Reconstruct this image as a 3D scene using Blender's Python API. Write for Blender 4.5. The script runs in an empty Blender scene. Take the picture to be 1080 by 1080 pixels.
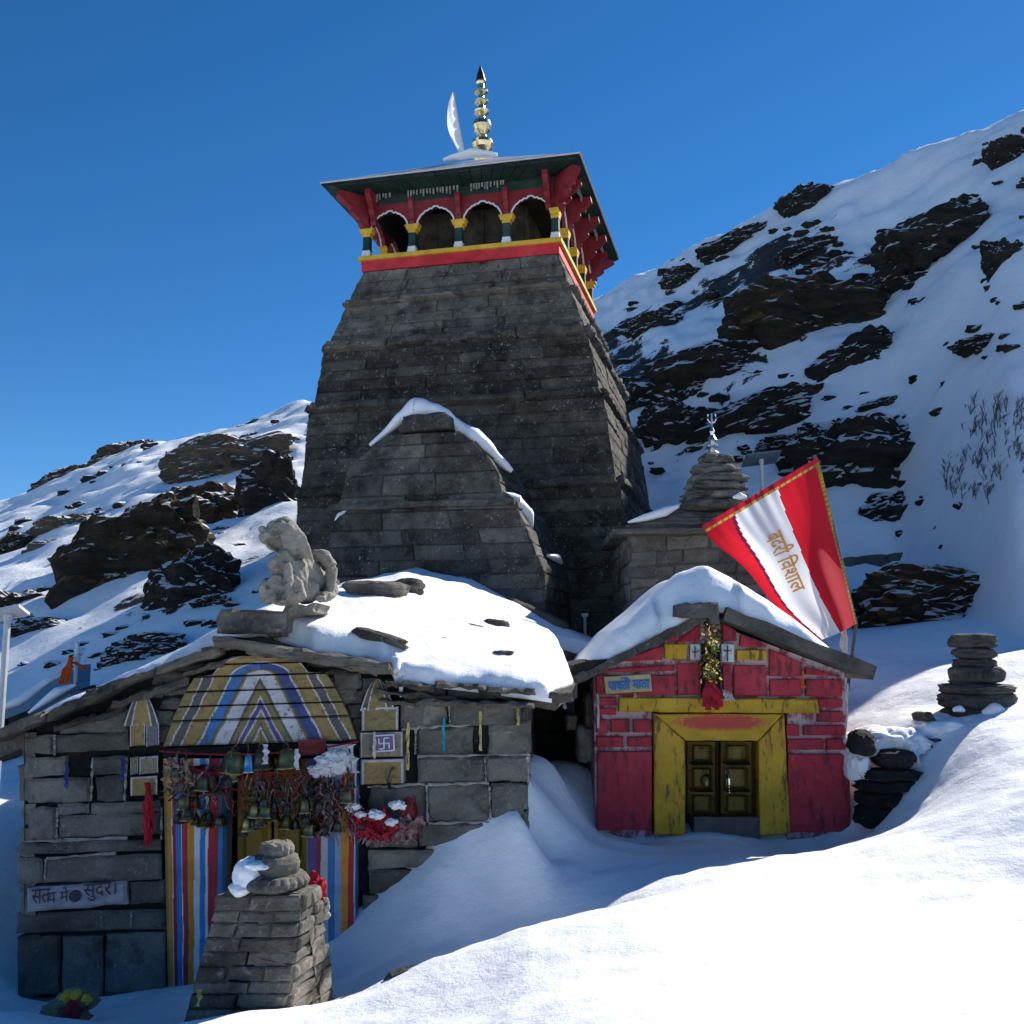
import bpy, bmesh, math, random
import numpy as np
from mathutils import Vector, Matrix, noise as mnoise
R = math.radians
rnd = random.Random(7)
sc = bpy.context.scene
COL = sc.collection

# ------------------------------------------------------------------ camera, sky, sun, exposure
F = 1080.0
TH = math.atan(150 / F)
CAM = Vector((0, 0, 1.7))
cd = bpy.data.cameras.new('camera')
cd.lens = 36.0; cd.sensor_width = 36.0; cd.clip_start = 0.05; cd.clip_end = 3000
cam = bpy.data.objects.new('camera', cd); COL.objects.link(cam)
cam.location = CAM; cam.rotation_euler = (math.pi / 2 + TH, 0, 0)
sc.camera = cam
sc.render.resolution_x = sc.render.resolution_y = 1024

SUN_EL = R(36); SUN_AZ = math.atan2(0.72, 0.69)          # azimuth measured from +y towards +x
world = bpy.data.worlds.new('World'); sc.world = world; world.use_nodes = True
wn = world.node_tree.nodes; wl = world.node_tree.links
bg = wn['Background']
sky = wn.new('ShaderNodeTexSky'); sky.sky_type = 'NISHITA'; sky.sun_disc = False
sky.sun_elevation = SUN_EL; sky.sun_rotation = SUN_AZ
sky.altitude = 3500; sky.air_density = 1.0; sky.dust_density = 0.15; sky.ozone_density = 3.0
hs = wn.new('ShaderNodeHueSaturation'); hs.inputs['Saturation'].default_value = 1.28
wl.new(sky.outputs[0], hs.inputs['Color']); wl.new(hs.outputs[0], bg.inputs[0]); bg.inputs[1].default_value = 0.084
sd = bpy.data.lights.new('sun', 'SUN'); sd.energy = 4.7; sd.angle = R(0.55); sd.color = (1.0, 0.95, 0.87)
sun = bpy.data.objects.new('sun', sd); COL.objects.link(sun)
sdir = Vector((math.sin(SUN_AZ) * math.cos(SUN_EL), math.cos(SUN_AZ) * math.cos(SUN_EL), math.sin(SUN_EL)))
sun.rotation_euler = sdir.to_track_quat('Z', 'Y').to_euler(); sun.location = (30, 10, 30)
sc.view_settings.view_transform = 'Standard'; sc.view_settings.look = 'None'
sc.view_settings.exposure = 0.78; sc.view_settings.gamma = 1.0
sc.render.engine = 'CYCLES'; sc.cycles.max_bounces = 6; sc.cycles.use_denoising = True

# ------------------------------------------------------------------ geometry helpers
_c, _s = math.cos(TH), math.sin(TH)
def ray(px, py):
    u = (px - 540) / F; v = (540 - py) / F
    return Vector((u, _c - v * _s, _s + v * _c))
def at(px, py, Y):
    r = ray(px, py); return CAM + r * (Y / r.y)
def on_plane(px, py, p0, n):
    r = ray(px, py); return CAM + r * ((p0 - CAM).dot(n) / r.dot(n))
def project(p):
    d = p - CAM; z = d.y * _c + d.z * _s; v = -d.y * _s + d.z * _c
    return 540 + F * d.x / z, 540 - F * v / z
def lerp(a, b, t): return a + (b - a) * t
def smooth(a, b, x):
    t = min(1, max(0, (x - a) / (b - a))); return t * t * (3 - 2 * t)
def interp(x, pts):
    return float(np.interp(x, [p[0] for p in pts], [p[1] for p in pts]))
def fbm(p, o=4):
    return mnoise.fractal(p, 0.9, 2.1, o)

class MB:
    def __init__(s): s.v = []; s.f = []; s.m = []; s.t = []; s.c = None
    def add(s, vs, fs, m=0, tint=None):
        b = len(s.v); s.v += [Vector(p) for p in vs]
        if tint is None: tint = rnd.random()
        for f in fs:
            s.f.append(tuple(b + i for i in f)); s.m.append(m); s.t.append(tint)
        return b
    def hexa(s, p, m=0, tint=None):      # p: 4 bottom ccw, 4 top ccw
        s.add(p, [(3, 2, 1, 0), (4, 5, 6, 7), (0, 1, 5, 4), (1, 2, 6, 5), (2, 3, 7, 6), (3, 0, 4, 7)], m, tint)
    def box(s, c, d, m=0, ax=None, tint=None, taper=1.0):
        c = Vector(c); X, Yv, Z = ax if ax else (Vector((1, 0, 0)), Vector((0, 1, 0)), Vector((0, 0, 1)))
        q = []
        for k, tp in ((-.5, 1), (.5, taper)):
            for i, j in ((-.5, -.5), (.5, -.5), (.5, .5), (-.5, .5)):
                q.append(c + X * (i * d[0] * tp) + Yv * (j * d[1] * tp) + Z * (k * d[2]))
        s.hexa(q, m, tint)
    def block(s, q, out=0.02, depth=0.08, ch=0.015, gap=0.006, rough=0.006, nu=3, nv=2, m=0, jit=0.0, tint=None, n=None):
        """one dressed stone: q = bl, br, tr, tl seen from the front"""
        q = [Vector(p) for p in q]
        cen = (q[0] + q[1] + q[2] + q[3]) / 4
        if n is None: n = (q[1] - q[0]).cross(q[3] - q[0]).normalized()
        w = ((q[1] - q[0]).length + (q[2] - q[3]).length) / 2; h = ((q[3] - q[0]).length + (q[2] - q[1]).length) / 2
        if w < 1e-4 or h < 1e-4: return
        gu = min(gap / w, .3); gv = min(gap / h, .3)
        if jit: q = [p + Vector((rnd.uniform(-jit, jit) for _ in range(3))) for p in q]
        def P(u, v): return q[0] * ((1 - u) * (1 - v)) + q[1] * (u * (1 - v)) + q[2] * (u * v) + q[3] * ((1 - u) * v)
        eu = min(ch / w, .3); ev = min(ch / h, .3)
        us = [gu, gu + eu] + [gu + eu + (1 - 2 * gu - 2 * eu) * k / nu for k in range(1, nu)] + [1 - gu - eu, 1 - gu]
        vs = [gv, gv + ev] + [gv + ev + (1 - 2 * gv - 2 * ev) * k / nv for k in range(1, nv)] + [1 - gv - ev, 1 - gv]
        sd_ = Vector((rnd.uniform(0, 50), rnd.uniform(0, 50), rnd.uniform(0, 50)))
        pts = []
        NU, NV = len(us), len(vs)
        for j, v in enumerate(vs):
            for i, u in enumerate(us):
                e = i in (0, NU - 1) or j in (0, NV - 1)
                p = P(u, v)
                wob = fbm(p * 9 + sd_, 3) * rough
                if e:
                    k = .5 * rough
                    p = p + Vector((mnoise.noise(p * 14 + sd_), mnoise.noise(p * 14 + sd_ + Vector((7, 0, 0))), mnoise.noise(p * 14 - sd_))) * k
                pts.append(p + n * (out - (ch * .8 if e else 0) + wob))
        fs = [(j * NU + i, j * NU + i + 1, (j + 1) * NU + i + 1, (j + 1) * NU + i) for j in range(NV - 1) for i in range(NU - 1)]
        ring = [i for i in range(NU)] + [j * NU + NU - 1 for j in range(1, NV)] + [(NV - 1) * NU + i for i in range(NU - 2, -1, -1)] + [j * NU for j in range(NV - 2, 0, -1)]
        nb = len(pts)
        for i in ring: pts.append(pts[i] - n * (depth + out))
        L = len(ring)
        for k in range(L):
            fs.append((ring[(k + 1) % L], ring[k], nb + k, nb + (k + 1) % L))
        s.add(pts, fs, m, tint)
    def wall(s, bl, br, tr, tl, ch=0.2, bw=(0.35, 0.8), m=0, back=True, outr=.03, **kw):
        """coursed masonry over a quad"""
        bl, br, tr, tl = map(Vector, (bl, br, tr, tl))
        H = ((tl - bl).length + (tr - br).length) / 2
        n = (br - bl).cross(tl - bl).normalized()
        vs = [0]; 
        while vs[-1] < H - ch * .6: vs.append(vs[-1] + ch * rnd.uniform(.7, 1.3))
        if len(vs) < 2: vs.append(H)
        vs = [v / vs[-1] for v in vs]
        for a, b in zip(vs[:-1], vs[1:]):
            l0, l1, r0, r1 = lerp(bl, tl, a), lerp(bl, tl, b), lerp(br, tr, a), lerp(br, tr, b)
            W = (r0 - l0).length; us = [0]
            while us[-1] < W - bw[0] * .7: us.append(us[-1] + rnd.uniform(*bw))
            if len(us) < 2: us.append(W)
            us = [u / us[-1] for u in us]
            for c, d in zip(us[:-1], us[1:]):
                s.block([lerp(l0, r0, c), lerp(l0, r0, d), lerp(l1, r1, d), lerp(l1, r1, c)], out=rnd.uniform(.0, outr), m=m, n=n, **kw)
        if back:
            o = n * -.01
            s.add([bl + o, br + o, tr + o, tl + o], [(0, 1, 2, 3)], m, .0)
    def tube(s, path, r, n=6, m=0, tint=None, cap=True, flat=1.0):
        path = [Vector(p) for p in path]; rs = r if isinstance(r, (list, tuple)) else [r] * len(path)
        vs = []; fs = []
        up = Vector((0, 0, 1))
        for i, p in enumerate(path):
            d = (path[min(i + 1, len(path) - 1)] - path[max(i - 1, 0)])
            d = d.normalized() if d.length > 1e-9 else Vector((0, 0, 1))
            a = d.cross(up); 
            if a.length < .05: a = d.cross(Vector((0, 1, 0)))
            a.normalize(); b = a.cross(d).normalized()
            for k in range(n):
                t = 2 * math.pi * k / n
                vs.append(p + a * (math.cos(t) * rs[i]) + b * (math.sin(t) * rs[i] * flat))
        for i in range(len(path) - 1):
            for k in range(n):
                fs.append((i * n + k, i * n + (k + 1) % n, (i + 1) * n + (k + 1) % n, (i + 1) * n + k))
        if cap:
            fs.append(tuple(range(n - 1, -1, -1))); fs.append(tuple((len(path) - 1) * n + k for k in range(n)))
        s.add(vs, fs, m, tint)
    def lathe(s, base, prof, n=16, m=0, tint=None, axis=None, wob=0.0, sq=1.0):
        base = Vector(base); Z = Vector(axis).normalized() if axis else Vector((0, 0, 1))
        X = Z.cross(Vector((0, 1, 0))).normalized(); Y = Z.cross(X)
        sd_ = rnd.uniform(0, 99)
        vs = []; fs = []
        for i, (r, z) in enumerate(prof):
            for k in range(n):
                t = 2 * math.pi * k / n
                rr = r * (1 + wob * mnoise.noise(Vector((math.cos(t) * 1.6 + sd_, math.sin(t) * 1.6, z * 9))))
                vs.append(base + X * (rr * math.cos(t)) + Y * (rr * sq * math.sin(t)) + Z * z)
        for i in range(len(prof) - 1):
            for k in range(n):
                fs.append((i * n + k, i * n + (k + 1) % n, (i + 1) * n + (k + 1) % n, (i + 1) * n + k))
        fs.append(tuple(range(n - 1, -1, -1))); fs.append(tuple((len(prof) - 1) * n + k for k in range(n)))
        s.add(vs, fs, m, tint)
    def rock(s, c, rad, amp=0.3, sub=3, m=0, freq=1.2, seed=None, ax=None, power=2.0, tint=None, strata=0.0):
        c = Vector(c); seed = rnd.uniform(0, 200) if seed is None else seed
        bm = bmesh.new(); bmesh.ops.create_icosphere(bm, subdivisions=sub, radius=1)
        X, Y, Z = ax if ax else (Vector((1, 0, 0)), Vector((0, 1, 0)), Vector((0, 0, 1)))
        vs = []
        for v in bm.verts:
            d = v.co.normalized()
            k = (abs(d.x) ** power + abs(d.y) ** power + abs(d.z) ** power) ** (-1 / power)
            q = d * freq + Vector((seed, seed * .7, -seed))
            a = 1 + amp * fbm(q, 5)
            if strata:
                h = d.z * k * rad[2] / strata + 1.5 * mnoise.noise(q)
                a *= 1 + .06 * ((h % 1) - .5)
            d = d * (k * a)
            vs.append(c + X * (d.x * rad[0]) + Y * (d.y * rad[1]) + Z * (d.z * rad[2]))
        fs = [tuple(v.index for v in f.verts) for f in bm.faces]
        bm.free(); s.add(vs, fs, m, tint)
    def grid(s, fn, nu, nv, m=0, tint=0.5, colfn=None):
        b = len(s.v)
        vs = [fn(i / nu, j / nv) for j in range(nv + 1) for i in range(nu + 1)]
        fs = [(j * (nu + 1) + i, j * (nu + 1) + i + 1, (j + 1) * (nu + 1) + i + 1, (j + 1) * (nu + 1) + i) for j in range(nv) for i in range(nu)]
        if colfn:
            if s.c is None: s.c = {}
            nf = len(s.f)
            for j in range(nv):
                for i in range(nu): s.c[nf + j * nu + i] = colfn((i + .5) / nu, (j + .5) / nv)
        s.add(vs, fs, m, tint)
    def shell(s, top, bot, nu, nv, m=0, tint=.5):   # closed sheet between two surfaces
        vs = []; W = nu + 1
        for fn in (top, bot): vs += [fn(i / nu, j / nv) for j in range(nv + 1) for i in range(W)]
        o = W * (nv + 1); fs = []
        for j in range(nv):
            for i in range(nu):
                a = j * W + i; fs.append((a, a + 1, a + W + 1, a + W)); fs.append((o + a + W, o + a + W + 1, o + a + 1, o + a))
        ring = [i for i in range(nu)] + [j * W + nu for j in range(nv)] + [nv * W + i for i in range(nu, 0, -1)] + [j * W for j in range(nv, 0, -1)]
        for k in range(len(ring)):
            a, b2 = ring[k], ring[(k + 1) % len(ring)]; fs.append((b2, a, o + a, o + b2))
        s.add(vs, fs, m, tint)

ORG = {}
def thing(name, label, cat, loc, group=None, kind=None):
    o = bpy.data.objects.new(name, None); COL.objects.link(o); o.location = loc; o.empty_display_size = .1
    o['label'] = label; o['category'] = cat
    if group: o['group'] = group
    if kind: o['kind'] = kind
    ORG[o.name] = Vector(loc); return o
def obj(name, mb, mats, parent=None, smooth=False, label=None, cat=None, group=None, kind=None):
    mats = mats if isinstance(mats, (list, tuple)) else [mats]
    V = np.array([p[:] for p in mb.v])
    off = ORG[parent.name] if parent else Vector(((V[:, 0].min() + V[:, 0].max()) / 2, (V[:, 1].min() + V[:, 1].max()) / 2, V[:, 2].min()))
    me = bpy.data.meshes.new(name)
    me.from_pydata([tuple(p) for p in (V - np.array(off[:]))], [], mb.f)
    for mm in mats: me.materials.append(mm)
    me.polygons.foreach_set('material_index', mb.m)
    at_ = me.attributes.new('tint', 'FLOAT', 'FACE'); at_.data.foreach_set('value', mb.t)
    if mb.c:
        ca = me.attributes.new('paint', 'FLOAT_COLOR', 'CORNER'); arr = np.ones((len(me.loops), 4))
        for fi, cc in mb.c.items():
            p = me.polygons[fi]; arr[p.loop_start:p.loop_start + p.loop_total, :3] = cc
        ca.data.foreach_set('color', arr.ravel())
    if smooth: me.polygons.foreach_set('use_smooth', [True] * len(me.polygons))
    me.update()
    o = bpy.data.objects.new(name, me); COL.objects.link(o)
    ORG[o.name] = off
    if parent: o.parent = parent
    else: o.location = off
    if label: o['label'] = label
    if cat: o['category'] = cat
    if group: o['group'] = group
    if kind: o['kind'] = kind
    return o

# ------------------------------------------------------------------ materials
class N:
    def __init__(s, name):
        s.m = bpy.data.materials.new(name); s.m.use_nodes = True; s.t = s.m.node_tree
        s.b = s.t.nodes['Principled BSDF']; s.out = s.t.nodes['Material Output']
        s.tc = s.t.nodes.new('ShaderNodeTexCoord')
    def n(s, ty, **k):
        x = s.t.nodes.new(ty)
        for a, b in k.items(): setattr(x, a, b)
        return x
    def l(s, a, b): s.t.links.new(a, b)
    def noise(s, scale, detail=6, rough=.6, vec=None, dist=0):
        x = s.n('ShaderNodeTexNoise'); x.inputs['Scale'].default_value = scale; x.inputs['Detail'].default_value = detail
        x.inputs['Roughness'].default_value = rough; x.inputs['Distortion'].default_value = dist
        s.l(vec or s.tc.outputs['Object'], x.inputs['Vector']); return x.outputs['Fac']
    def ramp(s, fac, stops):
        x = s.n('ShaderNodeValToRGB'); e = x.color_ramp.elements
        e[0].position, e[0].color = stops[0][0], col4(stops[0][1]); e[1].position, e[1].color = stops[-1][0], col4(stops[-1][1])
        for p, c in stops[1:-1]:
            k = e.new(p); k.color = col4(c)
        s.l(fac, x.inputs[0]); return x.outputs[0]
    def mix(s, fac, a, b, mode='MIX'):
        x = s.n('ShaderNodeMix', data_type='RGBA', blend_type=mode)
        if isinstance(fac, float): x.inputs[0].default_value = fac
        else: s.l(fac, x.inputs[0])
        for i, v in ((6, a), (7, b)):
            if isinstance(v, tuple): x.inputs[i].default_value = col4(v)
            else: s.l(v, x.inputs[i])
        return x.outputs[2]
    def math(s, op, a, b=None, c=None, clamp=False):
        x = s.n('ShaderNodeMath', operation=op); x.use_clamp = clamp
        for i, v in enumerate((a, b, c)):
            if v is None: continue
            if isinstance(v, (int, float)): x.inputs[i].default_value = v
            else: s.l(v, x.inputs[i])
        return x.outputs[0]
    def bump(s, h, strength=.5, dist=.02, prev=None):
        x = s.n('ShaderNodeBump'); x.inputs['Strength'].default_value = strength; x.inputs['Distance'].default_value = dist
        s.l(h, x.inputs['Height'])
        if prev: s.l(prev, x.inputs['Normal'])
        return x.outputs[0]
    def attr(s, name):
        x = s.n('ShaderNodeAttribute'); x.attribute_name = name; return x
    def fin(s, col, rough=.85, bump=None, spec=.3):
        if isinstance(col, tuple): s.b.inputs['Base Color'].default_value = col4(col)
        else: s.l(col, s.b.inputs['Base Color'])
        if isinstance(rough, (int, float)): s.b.inputs['Roughness'].default_value = rough
        else: s.l(rough, s.b.inputs['Roughness'])
        s.b.inputs['Specular IOR Level'].default_value = spec
        if bump: s.l(bump, s.b.inputs['Normal'])
        return s.m
def col4(c):
    if isinstance(c, (int, float)): return (c, c, c, 1)
    return tuple(c) + (1,) if len(c) == 3 else tuple(c)

def stone(name, dark, light, lichen=(.26, .26, .235), lich=.60, specks=True, scale=2.5, tintamt=.7, bumpd=.02):
    k = N(name)
    base = k.ramp(k.noise(scale, 8, .65), [(.3, dark), (.7, light)])
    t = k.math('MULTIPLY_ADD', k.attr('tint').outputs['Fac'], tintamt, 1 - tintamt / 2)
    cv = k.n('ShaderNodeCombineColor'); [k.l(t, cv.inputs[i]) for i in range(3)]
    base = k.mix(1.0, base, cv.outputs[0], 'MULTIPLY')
    f = k.ramp(k.noise(11, 7, .7, dist=.6), [(lich, 0.0), (lich + .08, 1.0)])
    base = k.mix(k.math('MULTIPLY', f, .75), base, lichen)
    f2 = k.math('MULTIPLY', k.ramp(k.noise(34, 8, .8), [(.56, 0.0), (.66, 1.0)]), k.ramp(k.noise(2.1, 5, .6), [(.42, 0.0), (.62, .55)]))
    base = k.mix(f2, base, tuple(min(1, x * 2.6 + .03) for x in light))
    f3 = k.ramp(k.noise(3.3, 6, .7), [(.30, .75), (.45, 0.0)])
    base = k.mix(f3, base, tuple(x * .45 for x in dark))
    if specks:
        v = k.n('ShaderNodeTexVoronoi'); v.inputs['Scale'].default_value = 13; k.l(k.tc.outputs['Object'], v.inputs['Vector'])
        g = k.math('ADD', v.outputs['Distance'], k.math('MULTIPLY', k.noise(40, 3), .25))
        msk = k.ramp(k.noise(1.1, 5, .7), [(.50, 0.0), (.62, 1.0)])
        sp = k.math('MULTIPLY', k.ramp(g, [(.29, 1.0), (.35, 0.0)]), msk)
        base = k.mix(k.math('MULTIPLY', sp, .6), base, (.42, .42, .40))
    h = k.math('ADD', k.noise(22, 8, .7), k.math('MULTIPLY', k.noise(5, 4), 1.5))
    return k.fin(base, .9, k.bump(h, 1.0, bumpd * 1.6), .2)
def paint(name, c, wear=(.08, .07, .06), amt=.62, var=.25, rough=.6, streak=True):
    k = N(name)
    a = tuple(x * (1 - var) for x in c); b = tuple(min(1, x * (1 + var)) for x in c)
    col = k.ramp(k.noise(4, 6), [(.3, a), (.7, b)])
    mp = k.n('ShaderNodeMapping'); mp.inputs['Scale'].default_value = (14, 14, 3.5); k.l(k.tc.outputs['Object'], mp.inputs[0])
    n1 = k.noise(1.0, 8, .7, vec=mp.outputs[0]) if streak else k.noise(9, 8, .7)
    fade = tuple(min(1, x * 1.25 + .05) for x in c)
    col = k.mix(k.ramp(k.noise(1.6, 7, .7), [(.48, 0.0), (.72, .55)]), col, fade)
    col = k.mix(k.ramp(n1, [(amt, 0.0), (amt + .07, .85)]), col, wear)
    return k.fin(col, rough, k.bump(k.noise(25, 6), .45, .008), .3)
def painted_sheet(name, wear=(.09, .085, .075), amt=.60):
    k = N(name)
    col = k.attr('paint').outputs['Color']
    n = k.noise(6, 5); nn = k.math('MULTIPLY_ADD', n, .9, .48)
    cv = k.n('ShaderNodeCombineColor'); [k.l(nn, cv.inputs[i]) for i in range(3)]
    col = k.mix(1.0, col, cv.outputs[0], 'MULTIPLY')
    col = k.mix(k.ramp(k.noise(17, 8, .72), [(amt, 0.0), (amt + .08, .9)]), col, wear)
    return k.fin(col, .75, k.bump(k.noise(28, 6), .6, .01), .25)
def snow_mat(name, far=False):
    k = N(name)
    h = k.math('ADD', k.noise(7 if not far else 1.5, 5, .6), k.math('MULTIPLY', k.noise(60 if not far else 8, 4, .7), .25))
    col = k.ramp(k.noise(1.3, 3), [(.3, (.83, .85, .88)), (.7, (.9, .91, .92))])
    nm = k.bump(h, .5, .04 if not far else .15)
    if not far:
        g = k.noise(160, 2, .8); nm = k.bump(g, .25, .006, nm)
    return k, col, nm
def mat_snow(name):
    k, col, nm = snow_mat(name)
    k.b.inputs['Subsurface Weight'].default_value = 0.0
    return k.fin(col, .55, nm, .25)
def metal(name, c, rough=.3, met=1.0):
    k = N(name); k.b.inputs['Metallic'].default_value = met
    col = k.ramp(k.noise(14, 5), [(.35, tuple(x * .6 for x in c)), (.65, c)])
    return k.fin(col, rough, k.bump(k.noise(30, 4), .2, .004), .5)
def plain(name, c, rough=.7, var=.2):
    k = N(name); col = k.ramp(k.noise(12, 5), [(.3, tuple(x * (1 - var) for x in c)), (.7, tuple(min(1, x * (1 + var)) for x in c))])
    return k.fin(col, rough, k.bump(k.noise(40, 4), .3, .004), .3)
def cloth(name, c=None, trans=.35):
    k = N(name)
    if c: col = k.ramp(k.noise(20, 4), [(.3, tuple(x * .8 for x in c)), (.7, c)])
    else: col = k.attr('paint').outputs['Color']
    k.fin(col, .8, None, .15)
    tr = k.n('ShaderNodeBsdfTranslucent'); k.l(col, tr.inputs[0])
    mx = k.n('ShaderNodeMixShader'); mx.inputs[0].default_value = trans
    k.l(k.b.outputs[0], mx.inputs[1]); k.l(tr.outputs[0], mx.inputs[2]); k.l(mx.outputs[0], k.out.inputs[0])
    return k.m

M = {}
M['tower'] = stone('tower_stone', (.020, .019, .017), (.170, .152, .122), lich=.58)
M['annex'] = stone('antechamber_stone', (.020, .020, .019), (.165, .152, .13), lich=.60)
M['hall'] = stone('hall_stone', (.065, .066, .060), (.23, .218, .19), lich=.66, specks=False)
M['slate'] = stone('roof_slate', (.05, .047, .042), (.19, .17, .14), lich=.62, specks=False)
M['cairn'] = stone('cairn_stone', (.05, .047, .042), (.26, .235, .20), lich=.56, specks=True)
M['cairn_dark'] = stone('stacked_stone', (.035, .035, .036), (.13, .125, .115), lich=.62, specks=False)
M['lion'] = stone('carved_granite', (.20, .185, .15), (.38, .35, .29), lichen=(.10, .09, .08), lich=.62, specks=False, scale=6, bumpd=.015)
M['dark'] = stone('shadowed_stone', (.012, .012, .012), (.035, .034, .032), lich=.72, specks=False)  # near-black stone; on the gap wall its colour carries the shade
M['snow'] = mat_snow('snow')
M['gold'] = metal('gilt_metal', (.92, .76, .46), .24)
M['silver'] = metal('silver_metal', (.75, .75, .78), .25)
M['iron'] = metal('dark_iron', (.12, .11, .10), .5)
M['brass'] = metal('old_brass', (.42, .30, .12), .36)
M['bronze'] = metal('blackened_bronze', (.16, .12, .085), .42)
M['red'] = paint('red_paint', (.40, .024, .042), wear=(.13, .022, .03), amt=.52)
M['redbright'] = paint('bright_red_paint', (.48, .022, .03), wear=(.1, .02, .02), amt=.7)
M['redcarve'] = paint('carved_red_paint', (.19, .014, .018), wear=(.08, .012, .012), amt=.6)
M['yellow'] = paint('yellow_paint', (.50, .29, .014), wear=(.08, .05, .02), amt=.54)
M['yellowband'] = paint('yellow_band_paint', (.60, .36, .03), wear=(.14, .09, .04), amt=.68)
M['soffit'] = paint('dark_soffit_boards', (.009, .030, .024), wear=(.02, .02, .02), amt=.64)
M['green'] = paint('green_paint', (.006, .036, .029), wear=(.02, .03, .03), amt=.64)
M['whitep'] = paint('white_paint', (.62, .62, .64), wear=(.25, .22, .22), amt=.6, var=.1)
M['mortar'] = paint('painted_mortar', (.50, .36, .38), wear=(.24, .03, .05), amt=.48, streak=False)
M['olive'] = paint('olive_yellow_paint', (.30, .20, .03), wear=(.07, .05, .02), amt=.60)
M['doorwood'] = paint('weathered_door_wood', (.20, .125, .022), wear=(.035, .025, .015), amt=.54)
M['greywood'] = plain('grey_wood', (.10, .09, .085))
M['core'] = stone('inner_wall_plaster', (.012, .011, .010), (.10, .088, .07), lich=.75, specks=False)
M['sheet'] = painted_sheet('painted_stone', amt=.55)
M['flag'] = cloth('flag_cloth', None, .30)
M['whitecloth'] = cloth('white_cloth', (.85, .85, .86), .35)
M['redcloth'] = cloth('red_cloth', (.48, .03, .05), .2)
M['orangecloth'] = cloth('orange_cloth', (.85, .17, .04), .3)
M['orangeprint'] = plain('orange_print', (.85, .36, .07), .7, .1)
M['tinsel'] = metal('gold_tinsel', (.85, .66, .22), .25)
M['goldtrim'] = plain('gold_trim_cloth', (.55, .36, .08), .5, .35)
M['blue'] = plain('blue_ribbon', (.02, .035, .22))
M['cyan'] = plain('cyan_ribbon', (.01, .30, .42))
M['yellowrib'] = plain('yellow_ribbon', (.42, .38, .14), .7, .6)
M['paper'] = plain('pale_cloth', (.55, .52, .50))
M['fringe'] = plain('weathered_pale_paint', (.22, .21, .19), .8, .5)
M['blueink'] = plain('blue_lettering', (.02, .16, .45), .7, .1)
M['signbg'] = paint('sign_board_paint', (.42, .36, .18), wear=(.3, .3, .28), amt=.55, streak=False)
M['ink'] = plain('dark_lettering', (.05, .045, .06), .8, .1)
M['plaque'] = plain('whitewashed_stone', (.30, .28, .31), .8, .25)
M['mortargrey'] = plain('old_lime_mortar', (.26, .25, .24), .9, .5)
M['violet'] = paint('violet_paint', (.13, .10, .22), amt=.6)
M['twig'] = plain('dry_twig', (.10, .085, .08))
M['sheetmetal'] = paint('blue_sheet_metal', (.08, .115, .15), wear=(.2, .2, .2), amt=.62, rough=.4)
M['greymetal'] = plain('grey_painted_metal', (.45, .46, .48), .45, .1)
M['panel'] = plain('solar_cells', (.03, .05, .10), .2, .2)

# ------------------------------------------------------------------ terrain: one sheet from the foreground drift to the mountain
def P3(px, py, Y): p = at(px, py, Y); return (p.x, p.y, p.z)
near = [P3(*q) for q in [
    (625, 876, 10), (760, 880, 9.9), (900, 880, 9.9), (760, 912, 8.2), (840, 903, 8.4), (640, 935, 8.1), (560, 957, 8.0), (450, 985, 7.8),
    (390, 972, 8.12), (440, 935, 8.15), (480, 910, 8.18), (525, 884, 8.25), (549, 848, 8.36), (556, 822, 8.75), (585, 803, 9.8), (605, 806, 10.6), (612, 840, 10.2), (660, 888, 9.4), (600, 868, 9.4), (560, 905, 8.6), (510, 935, 8.15), (370, 1003, 7.95),
    (352, 1062, 6.3), (400, 1035, 6.25), (480, 1003, 6.25), (560, 977, 6.35), (680, 950, 6.5), (800, 938, 6.6),
    (450, 1090, 5.2), (600, 1090, 4.4), (800, 1090, 4.2), (1000, 1090, 4.2), (1100, 1000, 5.2), (1080, 930, 6.3), (920, 948, 6.4), (780, 990, 5.6), (600, 1025, 5.4),
    (1080, 860, 7.2), (990, 864, 7.8), (928, 880, 8.8), (930, 785, 10.3), (1000, 800, 9.3), (1080, 795, 8.6), (1030, 830, 8.3), (1000, 742, 10.8), (910, 740, 12), (1080, 692, 11.5), (960, 728, 11.6),
    (910, 722, 14), (1000, 700, 15), (1080, 672, 15), (1150, 735, 10), (1150, 840, 7),
    (18, 1056, 8.0), (100, 1054, 7.95), (190, 1045, 8.0), (60, 1078, 7.3), (250, 1076, 6.9), (190, 1082, 6.7), (320, 1068, 6.8), (225, 1060, 7.4), (250, 1066, 6.2), (320, 1056, 6.35), (285, 1070, 6.0), (215, 1078, 6.0), (20, 1066, 6.9), (60, 1090, 6.4),
    (8, 1000, 8.4), (8, 900, 9.5), (5, 830, 11), (-100, 900, 9), (-60, 1000, 8), (-100, 815, 13.5), (10, 805, 13.5), (100, 775, 13.5), (-100, 1080, 7)]]
near += [(-2, 9.5, -.9), (-1, 10.5, -.7), (-2.5, 13, .6), (0, 16, 1.6), (4, 14, 1.5), (2, 12.2, .35), (1, 12, .5), (0, 0, 0), (-3, 3, -.7), (3, 2, .25), (0, 3, -.1), (-8, 3, -1.1), (8, 3, .8), (-9, 8, -.9), (9, 8, 1.2), (-3, -3, -.4), (4, -3, .1), (10, 13, 2.0), (-10, 14, .1)]
near = np.array(near)
def tps_fit(P, lam=.02):
    n = len(P); d = np.hypot(P[:, None, 0] - P[None, :, 0], P[:, None, 1] - P[None, :, 1])
    K = np.where(d > 0, d * d * np.log(d + 1e-9), 0) + lam * np.eye(n)
    A = np.zeros((n + 3, n + 3)); A[:n, :n] = K; A[:n, n] = 1; A[:n, n + 1:] = P[:, :2]; A[n:, :n] = A[:n, n:].T
    return np.linalg.solve(A, np.concatenate([P[:, 2], np.zeros(3)]))
TW = tps_fit(near)
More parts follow.
